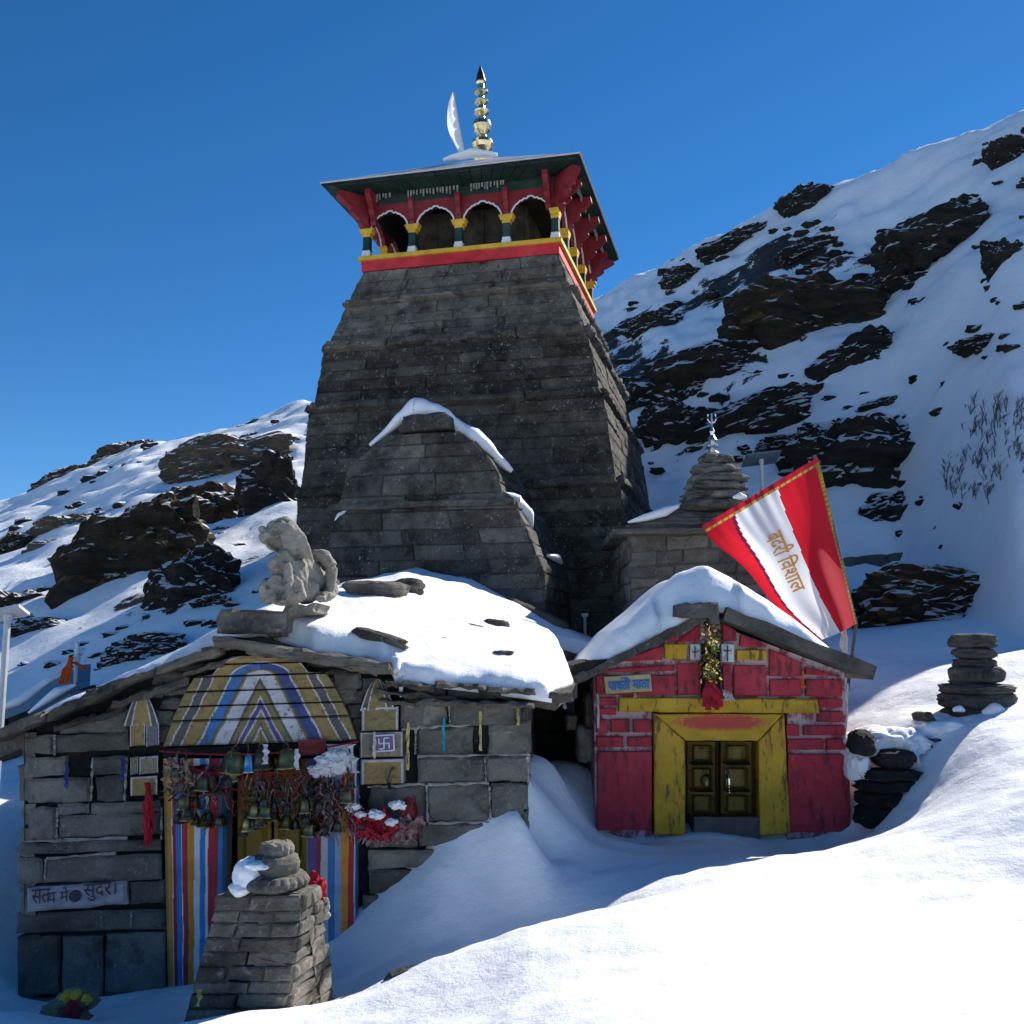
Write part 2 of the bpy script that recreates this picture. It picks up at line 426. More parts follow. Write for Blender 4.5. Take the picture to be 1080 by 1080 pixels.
def tps(x, y):
    x = np.clip(x, -10, 11); y = np.clip(y, -3, 16)
    out = TW[-3] + TW[-2] * x + TW[-1] * y
    for (a, b, _), w in zip(near, TW[:-3]):
        d = np.hypot(x - a, y - b); out = out + w * np.where(d > 0, d * d * np.log(d + 1e-9), 0)
    return out
SKYL = [(-800, 660), (-300, 600), (0, 527), (60, 503), (140, 468), (230, 443), (325, 420), (480, 370), (640, 302), (700, 268), (760, 237), (850, 188), (960, 138), (1080, 92), (1200, 50), (1320, 110), (1470, 360), (2400, 600)]  # beyond the right frame edge, unseen ridge heights are set for their cast shadow
CRY = [(-800, 60), (0, 52), (325, 48), (640, 40), (1080, 32), (1200, 29), (1400, 26), (2400, 20)]
BAS = [(-800, 790), (0, 780), (150, 735), (300, 705), (640, 695), (900, 672), (1080, 652), (1300, 670), (2400, 700)]
BY = [(-800, 14), (300, 14), (640, 17.5), (950, 18.5), (1080, 13.6), (1200, 12.6), (1500, 12.6), (2400, 14)]
def smin(a, b, k): h = np.clip(.5 + .5 * (b - a) / k, 0, 1); return b * (1 - h) + a * h - k * h * (1 - h)
def hill(x, y):
    ys = np.maximum(y, 1.0); px = 540 + 1080 * x / ys
    I = lambda T: np.interp(px, [a for a, _ in T], [b for _, b in T])
    Es = (690 - I(SKYL)) / 1080; Eb = (690 - I(BAS)) / 1080; Yc = I(CRY); Yb = I(BY); g = (1 - Yb / ys) / (1 - Yb / Yc)
    g = -smin(-g, 0 * g - .012, .06)
    E = Eb + (Es - Eb) * g
    up = 1.7 + ys * E
    zc = 1.7 + Yc * Es
    return smin(up, zc + .6 - (ys - Yc) * .25, 1.6)
def ground_np(x, y):
    w = np.clip((y - 11.5) / 4.5, 0, 1); w = w * w * (3 - 2 * w)
    return tps(x, y) * (1 - w) + hill(x, y) * w
def gz(x, y): return float(ground_np(np.array([x]), np.array([y]))[0])
def hit(px, py, lo=11.0, hi=60.0):
    ys = np.linspace(lo, hi, 500); r = ray(px, py)
    d = CAM.z + r.z / r.y * ys - ground_np(r.x / r.y * ys, ys)
    i = np.argmax(d < 0) if (d < 0).any() else len(ys) - 1
    return at(px, py, float(ys[i]))

def axis(parts):
    a = []
    for lo, hi, n in parts: a += list(np.linspace(lo, hi, n, endpoint=False))
    return np.array(a + [parts[-1][1]])
gx = axis([(-220, -60, 22), (-60, -28, 34), (-28, -8, 70), (-8, -5, 20), (-5, 5.5, 150), (5.5, 12, 50), (12, 30, 80), (30, 80, 30), (80, 220, 16)])
gy = axis([(-60, -3, 14), (-3, 2.5, 14), (2.5, 12, 160), (12, 20, 60), (20, 56, 150), (56, 90, 24), (90, 300, 18)])
GX, GY = np.meshgrid(gx, gy)
GZ = ground_np(GX.ravel(), GY.ravel())
pts = []; rocky = []
for x, y, z in zip(GX.ravel(), GY.ravel(), GZ):
    hw = smooth(13, 18, y)
    v = Vector((x, y, z))
    a = .030 * fbm(v * 1.1, 4) * (1 - hw) + .014 * fbm(v * 4.3, 3) * (1 - smooth(9, 14, y))
    bk = math.exp(-((x - .15) / .45) ** 2 - ((y - 8.75) / .55) ** 2) + .25 * math.exp(-((x + .55) / .5) ** 2 - ((y - 8.15) / .3) ** 2) + .5 * math.exp(-((x - 3.5) / .4) ** 2 - ((y - 9.3) / .6) ** 2)
    a += bk * (.08 * fbm(v * 2.6, 5) + .04 * abs(fbm(v * 7, 3)) - .03)
    a += .012 * fbm(Vector((x * 1.2 + y * .5, y * 3.2, 3)), 4) * (1 - smooth(9, 13, y))
    if hw > 0:
        s = 1 + y / 60
        a += hw * (.30 * fbm(v * .16, 4) + .12 * fbm(v * .8, 4)) * s * smooth(13, 24, y)
    pts.append((x, y, z + a))
    rocky.append(hw * max(0, fbm(v * .16 + Vector((5, 3, 1)), 4) * .7 + .30 + .16 * smooth(-6, 8, x)) * (1 - smooth(5.8, 7.6, x) * (1 - smooth(23, 29, y))))
mb = MB(); mb.v = [Vector(p) for p in pts]; W = len(gx)
mb.f = [(j * W + i, j * W + i + 1, (j + 1) * W + i + 1, (j + 1) * W + i) for j in range(len(gy) - 1) for i in range(W - 1)]
mb.m = [0] * len(mb.f); mb.t = [.5] * len(mb.f)
k, csn, nm = snow_mat('snow_ground')
rk = k.attr('rocky').outputs['Fac']
geo = k.n('ShaderNodeNewGeometry'); sx = k.n('ShaderNodeSeparateXYZ'); k.l(geo.outputs['Normal'], sx.inputs[0])
f = k.math('ADD', k.math('MULTIPLY', rk, .55), k.math('MULTIPLY', k.noise(.8, 10, .76, dist=.6), .80))
f = k.math('SUBTRACT', f, k.math('MULTIPLY', sx.outputs[2], .22))
f = k.math('MULTIPLY', k.ramp(f, [(.585, 0.0), (.605, 1.0)]), k.ramp(rk, [(.02, 0.0), (.10, 1.0)]))
rcol = k.ramp(k.noise(2.2, 8, .7), [(.3, (.016, .013, .010)), (.6, (.045, .036, .025)), (.75, (.10, .075, .045))])
ground = obj('snow_ground', mb, k.fin(k.mix(f, csn, rcol), .6, nm, .25), smooth=True, kind='structure')
ra = ground.data.attributes.new('rocky', 'FLOAT', 'POINT'); ra.data.foreach_set('value', rocky)

# rock with snow lying on what faces up
def rockmat(name, dark, light, grass=0.0, snow=.62):
    k = N(name)
    mp = k.n('ShaderNodeMapping'); mp.inputs['Scale'].default_value = (.6, .6, 3.2); mp.inputs['Rotation'].default_value = (.12, .2, 0); k.l(k.tc.outputs['Object'], mp.inputs[0])
    st = k.noise(1.6, 9, .7, vec=mp.outputs[0])
    col = k.ramp(st, [(.3, dark), (.52, tuple((a + b) / 2.4 for a, b in zip(dark, light))), (.75, light)])
    col = k.mix(k.ramp(k.noise(1.2, 6, .7), [(.55, 0.0), (.7, .8)]), col, (.055, .042, .020))
    geo = k.n('ShaderNodeNewGeometry'); s = k.n('ShaderNodeSeparateXYZ'); k.l(geo.outputs['Normal'], s.inputs[0])
    e = k.math('ADD', s.outputs[2], k.math('MULTIPLY', k.math('SUBTRACT', k.noise(2.6, 8, .7), .5), 1.1))
    if grass:
        col = k.mix(k.ramp(e, [(snow - .35, 0.0), (snow - .2, grass)]), col, (.16, .085, .03))
    col = k.mix(k.ramp(e, [(snow, 0.0), (snow + .07, 1.0)]), col, (.86, .87, .89))
    h = k.math('ADD', k.math('MULTIPLY', st, 2.0), k.noise(9, 8, .75))
    return k.fin(col, .9, k.bump(h, 1.0, .12), .15)
M['rock'] = rockmat('dark_mountain_rock', (.013, .012, .011), (.085, .075, .062), snow=.57)
M['rocktan'] = rockmat('weathered_tan_rock', (.06, .048, .034), (.26, .21, .15), grass=.9, snow=.66)
M['rockbrown'] = rockmat('dark_rock_with_dry_grass', (.015, .013, .011), (.09, .072, .052), grass=.9, snow=.68)

def outcrop(px, py, w, h, label, mat='rock', n=4, name='rock_outcrop', tilt=0.0, depth=.6, sink=.25):
    p = hit(px, py); s = p.y / 1080; W, H = w * s / 2, h * s / 2
    mb = MB(); r0 = random.Random(int(px * 7 + py))
    global rnd; keep = rnd; rnd = r0
    ax = (Vector((math.cos(tilt), 0, math.sin(tilt))), Vector((0, 1, 0)), Vector((-math.sin(tilt), 0, math.cos(tilt))))
    mb.rock(p + Vector((0, W * sink, 0)), (W * .92, W * depth, H * .9), amp=.42, sub=5, freq=1.3, ax=ax, power=2.6, strata=H * .55)
    for i in range(n):
        a = r0.uniform(-.8, .8); b = r0.uniform(-.55, .55)
        q = p + ax[0] * (a * W) + ax[2] * (b * H) + Vector((0, W * sink * r0.uniform(.2, 1), 0))
        k = r0.uniform(.28, .5)
        mb.rock(q, (W * k, W * k * .8, H * k * 1.1), amp=.5, sub=4, freq=1.5, ax=ax, power=2.8, strata=H * .5)
    rnd = keep
    return obj(name, mb, M[mat], smooth=False, label=label, cat='rock', group='rock outcrops on the snowy mountainside')
OUT = [
    (240, 487, 128, 62, 'tan and rust rock outcrop beside the tower, topped with dry grass', 'rocktan', 4, .25),
    (205, 548, 125, 74, 'dark rock ledge with rusty top just below the tan outcrop', 'rockbrown', 3, .12),
    (130, 615, 165, 150, 'biggest dark overhanging rock on the left slope, snow on its brow', 'rockbrown', 5, .2),
    (200, 632, 96, 96, 'low black rock leaning against the big overhang near the lion', 'rock', 4, .1),
    (288, 535, 76, 120, 'black cliff rock tucked against the left edge of the tower', 'rock', 4, .2),
    (66, 562, 72, 40, 'flat tan rock poking from sunlit snow at the far left', 'rocktan', 2, .2),
    (46, 586, 50, 30, 'small tan boulder right under the flat tan rock', 'rocktan', 1, .2),
    (6, 588, 50, 50, 'rounded brown boulder cut by the left edge of the picture', 'rockbrown', 2, .0),
    (10, 652, 80, 60, 'brown rock with snow patches above the lamp post', 'rockbrown', 3, .1),
    (126, 478, 56, 22, 'jagged crag on the left skyline, highest of the ridge rocks', 'rock', 3, .3),
    (66, 503, 62, 20, 'thin snowy crag on the left skyline below the jagged crag', 'rock', 3, .35),
    (222, 640, 42, 26, 'small dark rock in the snow left of the lion statue', 'rock', 2, .1),
    (868, 345, 200, 130, 'huge dark boulder with brown brow in the middle of the right slope', 'rockbrown', 6, -.05),
    (915, 385, 120, 80, 'black ragged rock hanging under the huge boulder', 'rock', 4, .5),
    (1000, 255, 130, 84, 'broad black cliff patch high on the right slope', 'rock', 6, .35),
    (960, 290, 90, 44, 'black ledge lower left of the high cliff patch', 'rock', 3, .25),
    (852, 213, 62, 40, 'black knob with a snow cleft near the upper ridge', 'rock', 3, .3),
    (775, 255, 92, 26, 'thin dark rock band just under the ridge beside the roof', 'rock', 3, .35),
    (725, 294, 50, 34, 'round black boulder right of the pagoda roof', 'rock', 2, .1),
    (850, 265, 64, 26, 'lens shaped dark rock below the snow clefted knob', 'rock', 2, .25),
    (1066, 165, 46, 50, 'black rock at the right edge near the very top', 'rock', 3, .2),
    (1066, 282, 50, 70, 'black boulder pair cut by the right edge of the picture', 'rock', 3, .2),
    (1036, 362, 56, 18, 'flat small black rock alone in smooth snow', 'rock', 2, .15),
    (745, 400, 150, 76, 'wide black rock face behind the right side of the tower', 'rock', 6, .25),
    (720, 455, 90, 74, 'black rock lower down, close behind the tower', 'rock', 4, .2),
    (800, 440, 150, 60, 'streaky black rock above the flag with snow ribbons', 'rock', 5, .35),
    (920, 495, 180, 120, 'big dark boulder with thick snow cap above the flag', 'rock', 6, .05),
    (840, 470, 80, 28, 'dark ledge with snow sheet just left of the snow capped boulder', 'rockbrown', 3, .05),
    (935, 545, 90, 44, 'dark rock lobe below the snow capped boulder', 'rock', 3, .3),
    (930, 430, 60, 20, 'narrow dark rock above the snow capped boulder', 'rock', 2, .3),
    (150, 690, 90, 40, 'low dark rock at the foot of the left slope above the hall roof', 'rock', 3, .1),
    (40, 672, 70, 40, 'dark rock with snow streaks beside the lamp post', 'rock', 3, .1),
    (690, 345, 60, 34, 'black rock just right of the tower shoulder', 'rock', 3, .3),
]
for a in OUT: outcrop(a[0], a[1], a[2], a[3], a[4], a[5], a[6], tilt=a[7])

r0 = random.Random(404); keep = rnd; rnd = r0
for nm2, sel, lab in (('scree', lambda a: a[0] < 400, 'small rock debris round the outcrops on the left slope'), ('scree', lambda a: a[0] > 400, 'small rock debris round the outcrops on the right slope')):
    mb = MB()
    for a in OUT:
        if not sel(a): continue
        for i in range(10):
            t = r0.uniform(0, 6.28); q = hit(a[0] + a[2] * .62 * math.cos(t) * r0.uniform(.7, 1.25), a[1] + a[3] * .7 * math.sin(t) * r0.uniform(.7, 1.3))
            if q.y > 58: continue
            r = r0.uniform(2, 7) * q.y / 1080; mb.rock(q, (r * 1.5, r, r * .7), amp=.5, sub=2, power=3, freq=1.5)
    obj(nm2, mb, M['rock'], None, label=lab, cat='scree', kind='stuff')
rnd = keep

# ------------------------------------------------------------------ the temple tower
TA = .24; TO = Vector((-.44, 20, 0)); Tt = Vector((math.cos(TA), -math.sin(TA), 0)); Tn = Vector((math.sin(TA), math.cos(TA), 0)); ZZ = Vector((0, 0, 1))
def L(u, v, z): return TO + Tt * u + Tn * v + ZZ * z
def tower_level(nx, ny, lx, f):
    p = on_plane(nx, ny, TO - Tn * f, Tn); u1 = (p - TO).dot(Tt); z = p.z
    a, b = -9.0, u1
    for _ in range(50):
        m = (a + b) / 2
        if project(L(m, -f, z))[0] < lx: a = m
        else: b = m
    return (a, u1, f, z)
TL = [tower_level(*q) for q in [(668, 690, 303, 2.92), (664, 600, 311, 2.90), (654, 512, 314, 2.85), (649, 503, 318, 2.80), (636, 418, 326, 2.68), (632, 411, 331, 2.62),
                                (619, 352, 342, 2.42), (615, 344, 347, 2.36), (601, 304, 365, 2.08), (599, 301, 367, 2.05), (588, 268, 384, 1.92)]]
TL[0] = (TL[0][0] - .02, TL[0][1] + .02, 2.95, .6)
def tower_corners(l): 
    u0, u1, f, z = l; return [L(u0, -f, z), L(u1, -f, z), L(u1, f, z), L(u0, f, z)]
tower = thing('temple_tower', 'tall tapering dark stone temple tower with red and green pavilion under its roof', 'temple', L(0, 0, .6))
mb = MB()
rnd = random.Random(21)
for a, b in zip(TL[:-1], TL[1:]):
    A, B = tower_corners(a), tower_corners(b)
    hh = b[3] - a[3]
    if hh < .22:          # ledge course: slightly proud
        for i in range(4):
            j = (i + 1) % 4
            n = (A[j] - A[i]).cross(B[i] - A[i]).normalized()
            for k in range(4): mb.block([lerp(A[i], A[j], k / 4), lerp(A[i], A[j], (k + 1) / 4), lerp(B[i], B[j], (k + 1) / 4), lerp(B[i], B[j], k / 4)], out=.13 + rnd.uniform(-.02, .02), n=n, ch=.03, gap=.003, nu=8, rough=.04, jit=.012)
        continue
    for i in range(4):
        j = (i + 1) % 4
        mb.wall(A[i], A[j], B[j], B[i], ch=.235, bw=(.7, 1.9), gap=.007, rough=.016, nu=9, nv=3, jit=.006, outr=.028)
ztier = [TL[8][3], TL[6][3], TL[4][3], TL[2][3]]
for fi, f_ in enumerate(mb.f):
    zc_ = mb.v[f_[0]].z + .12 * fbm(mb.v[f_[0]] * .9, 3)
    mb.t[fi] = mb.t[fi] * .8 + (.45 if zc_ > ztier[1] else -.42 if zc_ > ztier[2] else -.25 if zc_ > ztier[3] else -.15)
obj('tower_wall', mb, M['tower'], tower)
# painted bands
u0, u1, f, zb = TL[-1]
u0 -= .02; u1 += .02; f += .02
mb = MB(); uc = (u0 + u1) / 2; hu = (u1 - u0) / 2
def ring(mb, hu, f, z0, z1, th, m=0, grow=0.0):
    # four butted beams round the pavilion plan, outer face at hu / f
    mb.box(L(uc, -f + th / 2, (z0 + z1) / 2), (2 * hu, th, z1 - z0), m, (Tt, Tn, ZZ)); mb.box(L(uc, f - th / 2, (z0 + z1) / 2), (2 * hu, th, z1 - z0), m, (Tt, Tn, ZZ))
    for sg in (-1, 1): mb.box(L(uc + sg * (hu - th / 2), 0, (z0 + z1) / 2), (th, 2 * f - 2 * th, z1 - z0), m, (Tt, Tn, ZZ))
ring(mb, hu + .02, f + .02, zb + .002, zb + .20, .3); obj('red_band', mb, M['redbright'], tower)
mb = MB(); ring(mb, hu + .07, f + .07, zb + .202, zb + .285, .4); obj('yellow_band', mb, M['yellowband'], tower)
mb = MB(); mb.box(L(uc, 0, zb + .14), (2 * hu - .7, 2 * f - .7, .27), 0, (Tt, Tn, ZZ)); obj('pavilion_floor', mb, M['core'], tower)
ZF = zb + .285
# inner core seen through the arches
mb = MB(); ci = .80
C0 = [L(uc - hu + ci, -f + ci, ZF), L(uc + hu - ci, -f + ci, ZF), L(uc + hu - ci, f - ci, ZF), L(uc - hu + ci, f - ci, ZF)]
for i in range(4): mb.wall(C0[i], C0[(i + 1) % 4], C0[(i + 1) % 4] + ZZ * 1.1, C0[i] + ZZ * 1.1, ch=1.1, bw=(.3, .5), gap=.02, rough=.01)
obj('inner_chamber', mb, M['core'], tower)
# columns, arches
HC = .50; HA = .46; NB = 4
cf = .13
sides = [(L(uc - hu + .06, -f + .06, 0), Tt, -Tn, 2 * hu - .12), (L(uc + hu - .06, -f + .06, 0), Tn, Tt, 2 * f - .12), (L(uc + hu - .06, f - .06, 0), -Tt, Tn, 2 * hu - .12), (L(uc - hu + .06, f - .06, 0), -Tn, -Tt, 2 * f - .12)]
for o, d, nn, ln in sides:
    for i in range(NB):
        c = o + d * (ln * i / NB); ax = (d, -nn, ZZ)
        mb = MB(); mb.box(c + ZZ * (ZF + .20), (cf, cf, .40), 0, ax)
        mb.box(c + ZZ * (ZF + .155), (cf + .02, cf + .02, .02), 0, ax)
        colo = obj('column', mb, M['green'], tower)
        mb = MB(); mb.box(c + ZZ * (ZF + .035), (cf + .035, cf + .035, .07), 0, ax); mb.box(c + ZZ * (ZF + .10), (cf + .015, cf + .015, .06), 0, ax); obj('column_base', mb, M['whitep'], colo)
        mb = MB(); mb.box(c + ZZ * (ZF + .432), (cf + .02, cf + .02, .064), 0, ax); mb.box(c + ZZ * (ZF + .50), (cf + .09, cf + .03, .07), 0, ax, taper=1.1)
        mb.box(c + ZZ * (ZF + .55), (cf + .16, cf + .03, .03), 0, ax); obj('capital', mb, M['yellowband'], colo)
    # spandrels with cusped arch openings
    mb = MB(); tr = MB(); th = .07; zt = ZF + .565; ztop = ZF + .565 + HA
    for i in range(NB):
        w = ln / NB; s0 = w * i; K = 36; prev = None; path = []
        for k in range(K + 1):
            t = k / K; x = (t - .5) * 2
            h = .30 * (1 - abs(x) ** 2.1) ** .62 if abs(x) < .999 else 0
            h += .035 * max(0, 1 - abs(x) * 5) - .018 * abs(math.sin(t * math.pi * 9)) * (1 - abs(x) ** 6)
            h = max(0, h)
            ins = .09
            s_ = s0 + ins + (w - 2 * ins) * t
            path.append((s_, h))
        full = [(s0, 0)] + path + [(s0 + w, 0)]
        for (a, ha), (b2, hb) in zip(full[:-1], full[1:]):
            if b2 - a < 1e-5: continue
            p = [o + d * a + ZZ * (zt + ha), o + d * b2 + ZZ * (zt + hb), o + d * b2 + ZZ * ztop, o + d * a + ZZ * ztop]
            q = [x + nn * (th / 2) for x in p]; r_ = [x - nn * (th / 2) for x in p]
            mb.add(q + r_, [(0, 1, 2, 3), (7, 6, 5, 4), (0, 4, 5, 1)], 0, .5)
        tr.tube([o + d * s_ + nn * (th / 2 + .012) + ZZ * (zt + h) for s_, h in path], .017, 5)
    sp = obj('arch_panel', mb, M['redcarve'], tower)
    obj('arch_trim', tr, M['whitep'], sp)
ZE = ZF + .565 + HA          # underside of the frieze
mb = MB(); ring(mb, hu - .03, f - .03, ZE - .16, ZE + .20, .10); obj('green_frieze', mb, M['soffit'], tower)
# carved brackets that carry the eaves
OV = .53
def fin(mb, c, out, wid, h, reach, zt):
    side = out.cross(ZZ)
    pr = [(0, 0), (.10, .02), (.16, .12), (.13, .22), (.24, .30), (.34, .44), (.32, .54), (.46, .66), (.62, .84), (.60, 1.0), (0, 1.0)]
    pts = [c + out * (x * reach / .62) + ZZ * (zt - h + y * h) for x, y in pr]
    a = [p + side * wid / 2 for p in pts]; b2 = [p - side * wid / 2 for p in pts]; n = len(pr)
    mb.add(a + b2, [tuple(range(n)), tuple(range(2 * n - 1, n - 1, -1))] + [(i, n + i, n + (i + 1) % n, (i + 1) % n) for i in range(n)])
for si, (o, d, nn, ln) in enumerate(sides):
    for i in range(NB):
        c = o + d * (ln * i / NB) + nn * .04
        if i == 0:
            pn = sides[si - 1][2]; dg = (nn + pn).normalized()
            mb = MB(); fin(mb, c, dg, .16, .62, .62, ZE + .16); obj('eave_bracket', mb, M['redcarve'], tower)
            mb = MB(); fin(mb, c + d * .16, nn, .10, .60, .42, ZE + .16); obj('eave_bracket', mb, M['redcarve'], tower)
            mb = MB(); fin(mb, c - pn * 0 + (-sides[si - 1][1]) * .16, pn, .10, .60, .42, ZE + .16); obj('eave_bracket', mb, M['redcarve'], tower)
        else:
            if si == 0:
                mb = MB(); fin(mb, c, nn, .09, .48, .16, ZE + .02); mb.lathe(c + nn * .05 + ZZ * (ZE - .28), [(.01, 0), (.04, .03), (.05, .08), (.03, .12), (.045, .15), (.01, .2)], 8)
                obj('eave_bracket', mb, M['redcarve'], tower)
            else:
                mb = MB(); fin(mb, c, nn, .15, .60, .48, ZE + .16); obj('eave_bracket', mb, M['redcarve'], tower)
# pale hanging fringe
for si, (o, d, nn, ln) in enumerate(sides):
    mb = MB(); s_ = .12
    while s_ < ln - (.9 if si == 0 else .2):
        if mnoise.noise(Vector((s_ * 2.3, si * 9.1, 0))) > -.22:
            h = rnd.uniform(.07, .15); mb.box(o + d * s_ + nn * (.14 if si == 0 else .34) + ZZ * (ZE + .17 - h / 2), (.022, .02, h), 0, (d, -nn, ZZ), taper=1.5)
        s_ += rnd.uniform(.045, .075)
    obj('hanging_fringe', mb, M['fringe'], tower)
# roof: thin eave boards, dark soffit, low pyramid, snow dais
ZR = ZE + .205
r1u, r1f = hu + OV, f + OV; uc -= .07
mb = MB()
e = [L(uc + a * r1u, b * r1f, ZR) for a, b in ((-1, -1), (1, -1), (1, 1), (-1, 1))]
for i in range(4):        # planked soffit
    j = (i + 1) % 4; o = e[i]; d = (e[j] - e[i])
    inn = [L(uc + a * (hu - .1), b * (f - .1), ZR - .02) for a, b in ((-1, -1), (1, -1), (1, 1), (-1, 1))]
    for k in range(22):
        a, b = k / 22, (k + .93) / 22
        p = [lerp(e[i], e[j], a), lerp(e[i], e[j], b), lerp(inn[i], inn[j], b), lerp(inn[i], inn[j], a)]
        mb.hexa([x for x in p] + [x + ZZ * .03 for x in p])
obj('soffit', mb, M['soffit'], tower)
apex_z = at(505, 176, 20).z - .1
mb = MB()
def pyr(mb, hu_, hf, z0, z1, tu, tf):
    b = [L(uc + a * hu_, c * hf, z0) for a, c in ((-1, -1), (1, -1), (1, 1), (-1, 1))]; t = [L(uc + a * tu, c * tf, z1) for a, c in ((-1, -1), (1, -1), (1, 1), (-1, 1))]
    mb.hexa(b + t)
pyr(mb, r1u + .03, r1f + .03, ZR + .032, ZR + .09, r1u + .03, r1f + .03)
roof = obj('roof', mb, M['dark'], tower)
mb = MB(); pyr(mb, r1u + .015, r1f + .015, ZR + .092, apex_z, .55, .55); obj('roof_covering', mb, M['greymetal'], roof)
mb = MB()
for (a, b) in ((-1, -1), (1, -1), (1, 1), (-1, 1)):
    pass
q = [L(uc + a * (r1u + .045), b * (r1f + .045), ZR + .075) for a, b in ((-1, -1), (1, -1), (1, 1), (-1, 1))]
for i in range(4): mb.tube([q[i], q[(i + 1) % 4]], .022, 5)
obj('eave_edge', mb, M['greymetal'], roof)
fb = L(uc, 0, apex_z)
fu = (at(501, 70, 20.2) - at(507, 172, 20.2)); fu = Vector((fu.x * .5 - .0, 0, fu.z)); FH = fu.length
mb = MB(); mb.lathe(fb - ZZ * .05, [(.40, 0), (.40, .06), (.30, .08), (.29, .15), (.22, .17), (.20, .24), (.13, .28)], 24); obj('dais', mb, M['silver'], tower)
k_ = FH / 102.0     # metres per photo pixel of the finial
prof = lambda L_: [(r * k_, (172 - y) * k_) for r, y in L_]
fin_o = MB(); fin_o.lathe(fb + ZZ * .2, prof([(7, 178), (10, 168), (10, 165), (5, 163), (4.5, 161), (9.5, 157), (11, 153), (9.5, 149), (5, 146), (4, 143), (8, 139), (9.5, 134), (8, 129), (3.5, 126), (3, 123), (7.5, 120), (8, 118.5), (3.5, 116), (3, 112), (7, 109), (7.3, 107.5), (3, 105), (2.8, 101), (6.8, 98.5), (7, 97), (3.5, 94), (3.5, 90), (5, 88)]), 20, axis=fu)
fo = obj('finial', fin_o, M['gold'], tower, smooth=False)
mb = MB(); mb.lathe(fb + ZZ * .2, prof([(5.5, 88), (5, 86), (3.5, 79), (1.2, 72), (.2, 69)]), 14, axis=fu); obj('finial_tip', mb, M['iron'], fo, smooth=True)
# white flag beside the finial
p0 = at(493, 174, 19.6); p1 = at(478, 97, 19.6)
fl = thing('pennant', 'small white pennant on a thin pole beside the gilded finial', 'flag', p0 - ZZ * .1)
mb = MB(); mb.tube([p0 - ZZ * .15, p1], .014, 6); obj('pole', mb, M['greymetal'], fl)
q1 = at(473, 150, 19.7)
def wf(s, t):
    a = lerp(p1, p0, .02 + .80 * t); w = (1 - abs(2 * t - 1.0) ** 1.5)
    b = at(477 - 9 * w + 7 * t, 97 + 66 * t, 19.6 + .25)
    c = lerp(a, b, s); return c + Vector((0, .07 * math.sin(s * 9 + t * 9) * s, 0))
mb = MB(); mb.grid(wf, 8, 16); obj('cloth', mb, M['whitecloth'], fl, smooth=True)
# snow along the roof front
def lump(mb, path, rads, flat=.5, n=9, seg=6, amp=.25):
    P = []; Rr = []
    for i in range(len(path) - 1):
        for k in range(seg):
            t = k / seg; P.append(lerp(Vector(path[i]), Vector(path[i + 1]), t)); Rr.append(lerp(rads[i], rads[i + 1], t))
    P.append(Vector(path[-1])); Rr.append(rads[-1])
    sd_ = rnd.uniform(0, 50)
    Rr = [r * (1 + amp * mnoise.noise(p * 3 + Vector((sd_, 0, 0)))) for p, r in zip(P, Rr)]
    mb.tube(P, Rr, n, flat=flat, tint=.5)
mb = MB()
for (a, b, r) in ((-.72, -.15, .05), (-.1, .42, .09)):
    lump(mb, [L(uc + hu * a, -r1f + .06, ZR + .10), L(uc + hu * (a + b) / 2, -r1f + .10, ZR + .13), L(uc + hu * b, -r1f + .06, ZR + .10)], [.02, r, .02], .7)
lump(mb, [L(uc - .6, -.8, apex_z - .05), L(uc, -.85, apex_z), L(uc + .5, -.75, apex_z - .05)], [.05, .16, .05], .6)
obj('roof_snow', mb, M['snow'], None, smooth=True, label='strip of snow lying on the front edge of the pagoda roof', cat='snow', kind='stuff')

# ------------------------------------------------------------------ the curved stone antechamber in front of the tower
FA = 4.95; DA = 2.05
AL = [tower_level(*q, FA) for q in [(575, 690, 338), (575, 650, 340), (572, 604, 344), (561, 572, 347), (545, 536, 351), (541, 527, 354), (529, 519, 360), (523, 496, 366), (513, 479, 377), (499, 466, 394), (482, 455, 410)]]
ante = thing('stone_antechamber', 'dark curved gable of lichen spotted stone built against the tower front', 'building', L(0, -FA, 1.2))
mb = MB(); rnd = random.Random(5)
AL[0] = (AL[0][0], AL[0][1], FA, 1.0)
for a, b in zip(AL[:-1], AL[1:]):
    A = [L(a[0], -FA, a[3]), L(a[1], -FA, a[3]), L(a[1], -FA + DA + .3, a[3]), L(a[0], -FA + DA + .3, a[3])]
    B = [L(b[0], -FA, b[3]), L(b[1], -FA, b[3]), L(b[1], -FA + DA + .3, b[3]), L(b[0], -FA + DA + .3, b[3])]
    ledge = b[3] - a[3] < .2 and abs(b[1] - a[1]) < .1
    for i in (0, 1, 3):
        j = (i + 1) % 4
        mb.wall(A[i], A[j], B[j], B[i], ch=.225, bw=(.6, 1.5), gap=.007, rough=.020, nu=7, nv=3, jit=.008, outr=.035)
    mb.add(B, [(0, 1, 2, 3)], 0, .4)
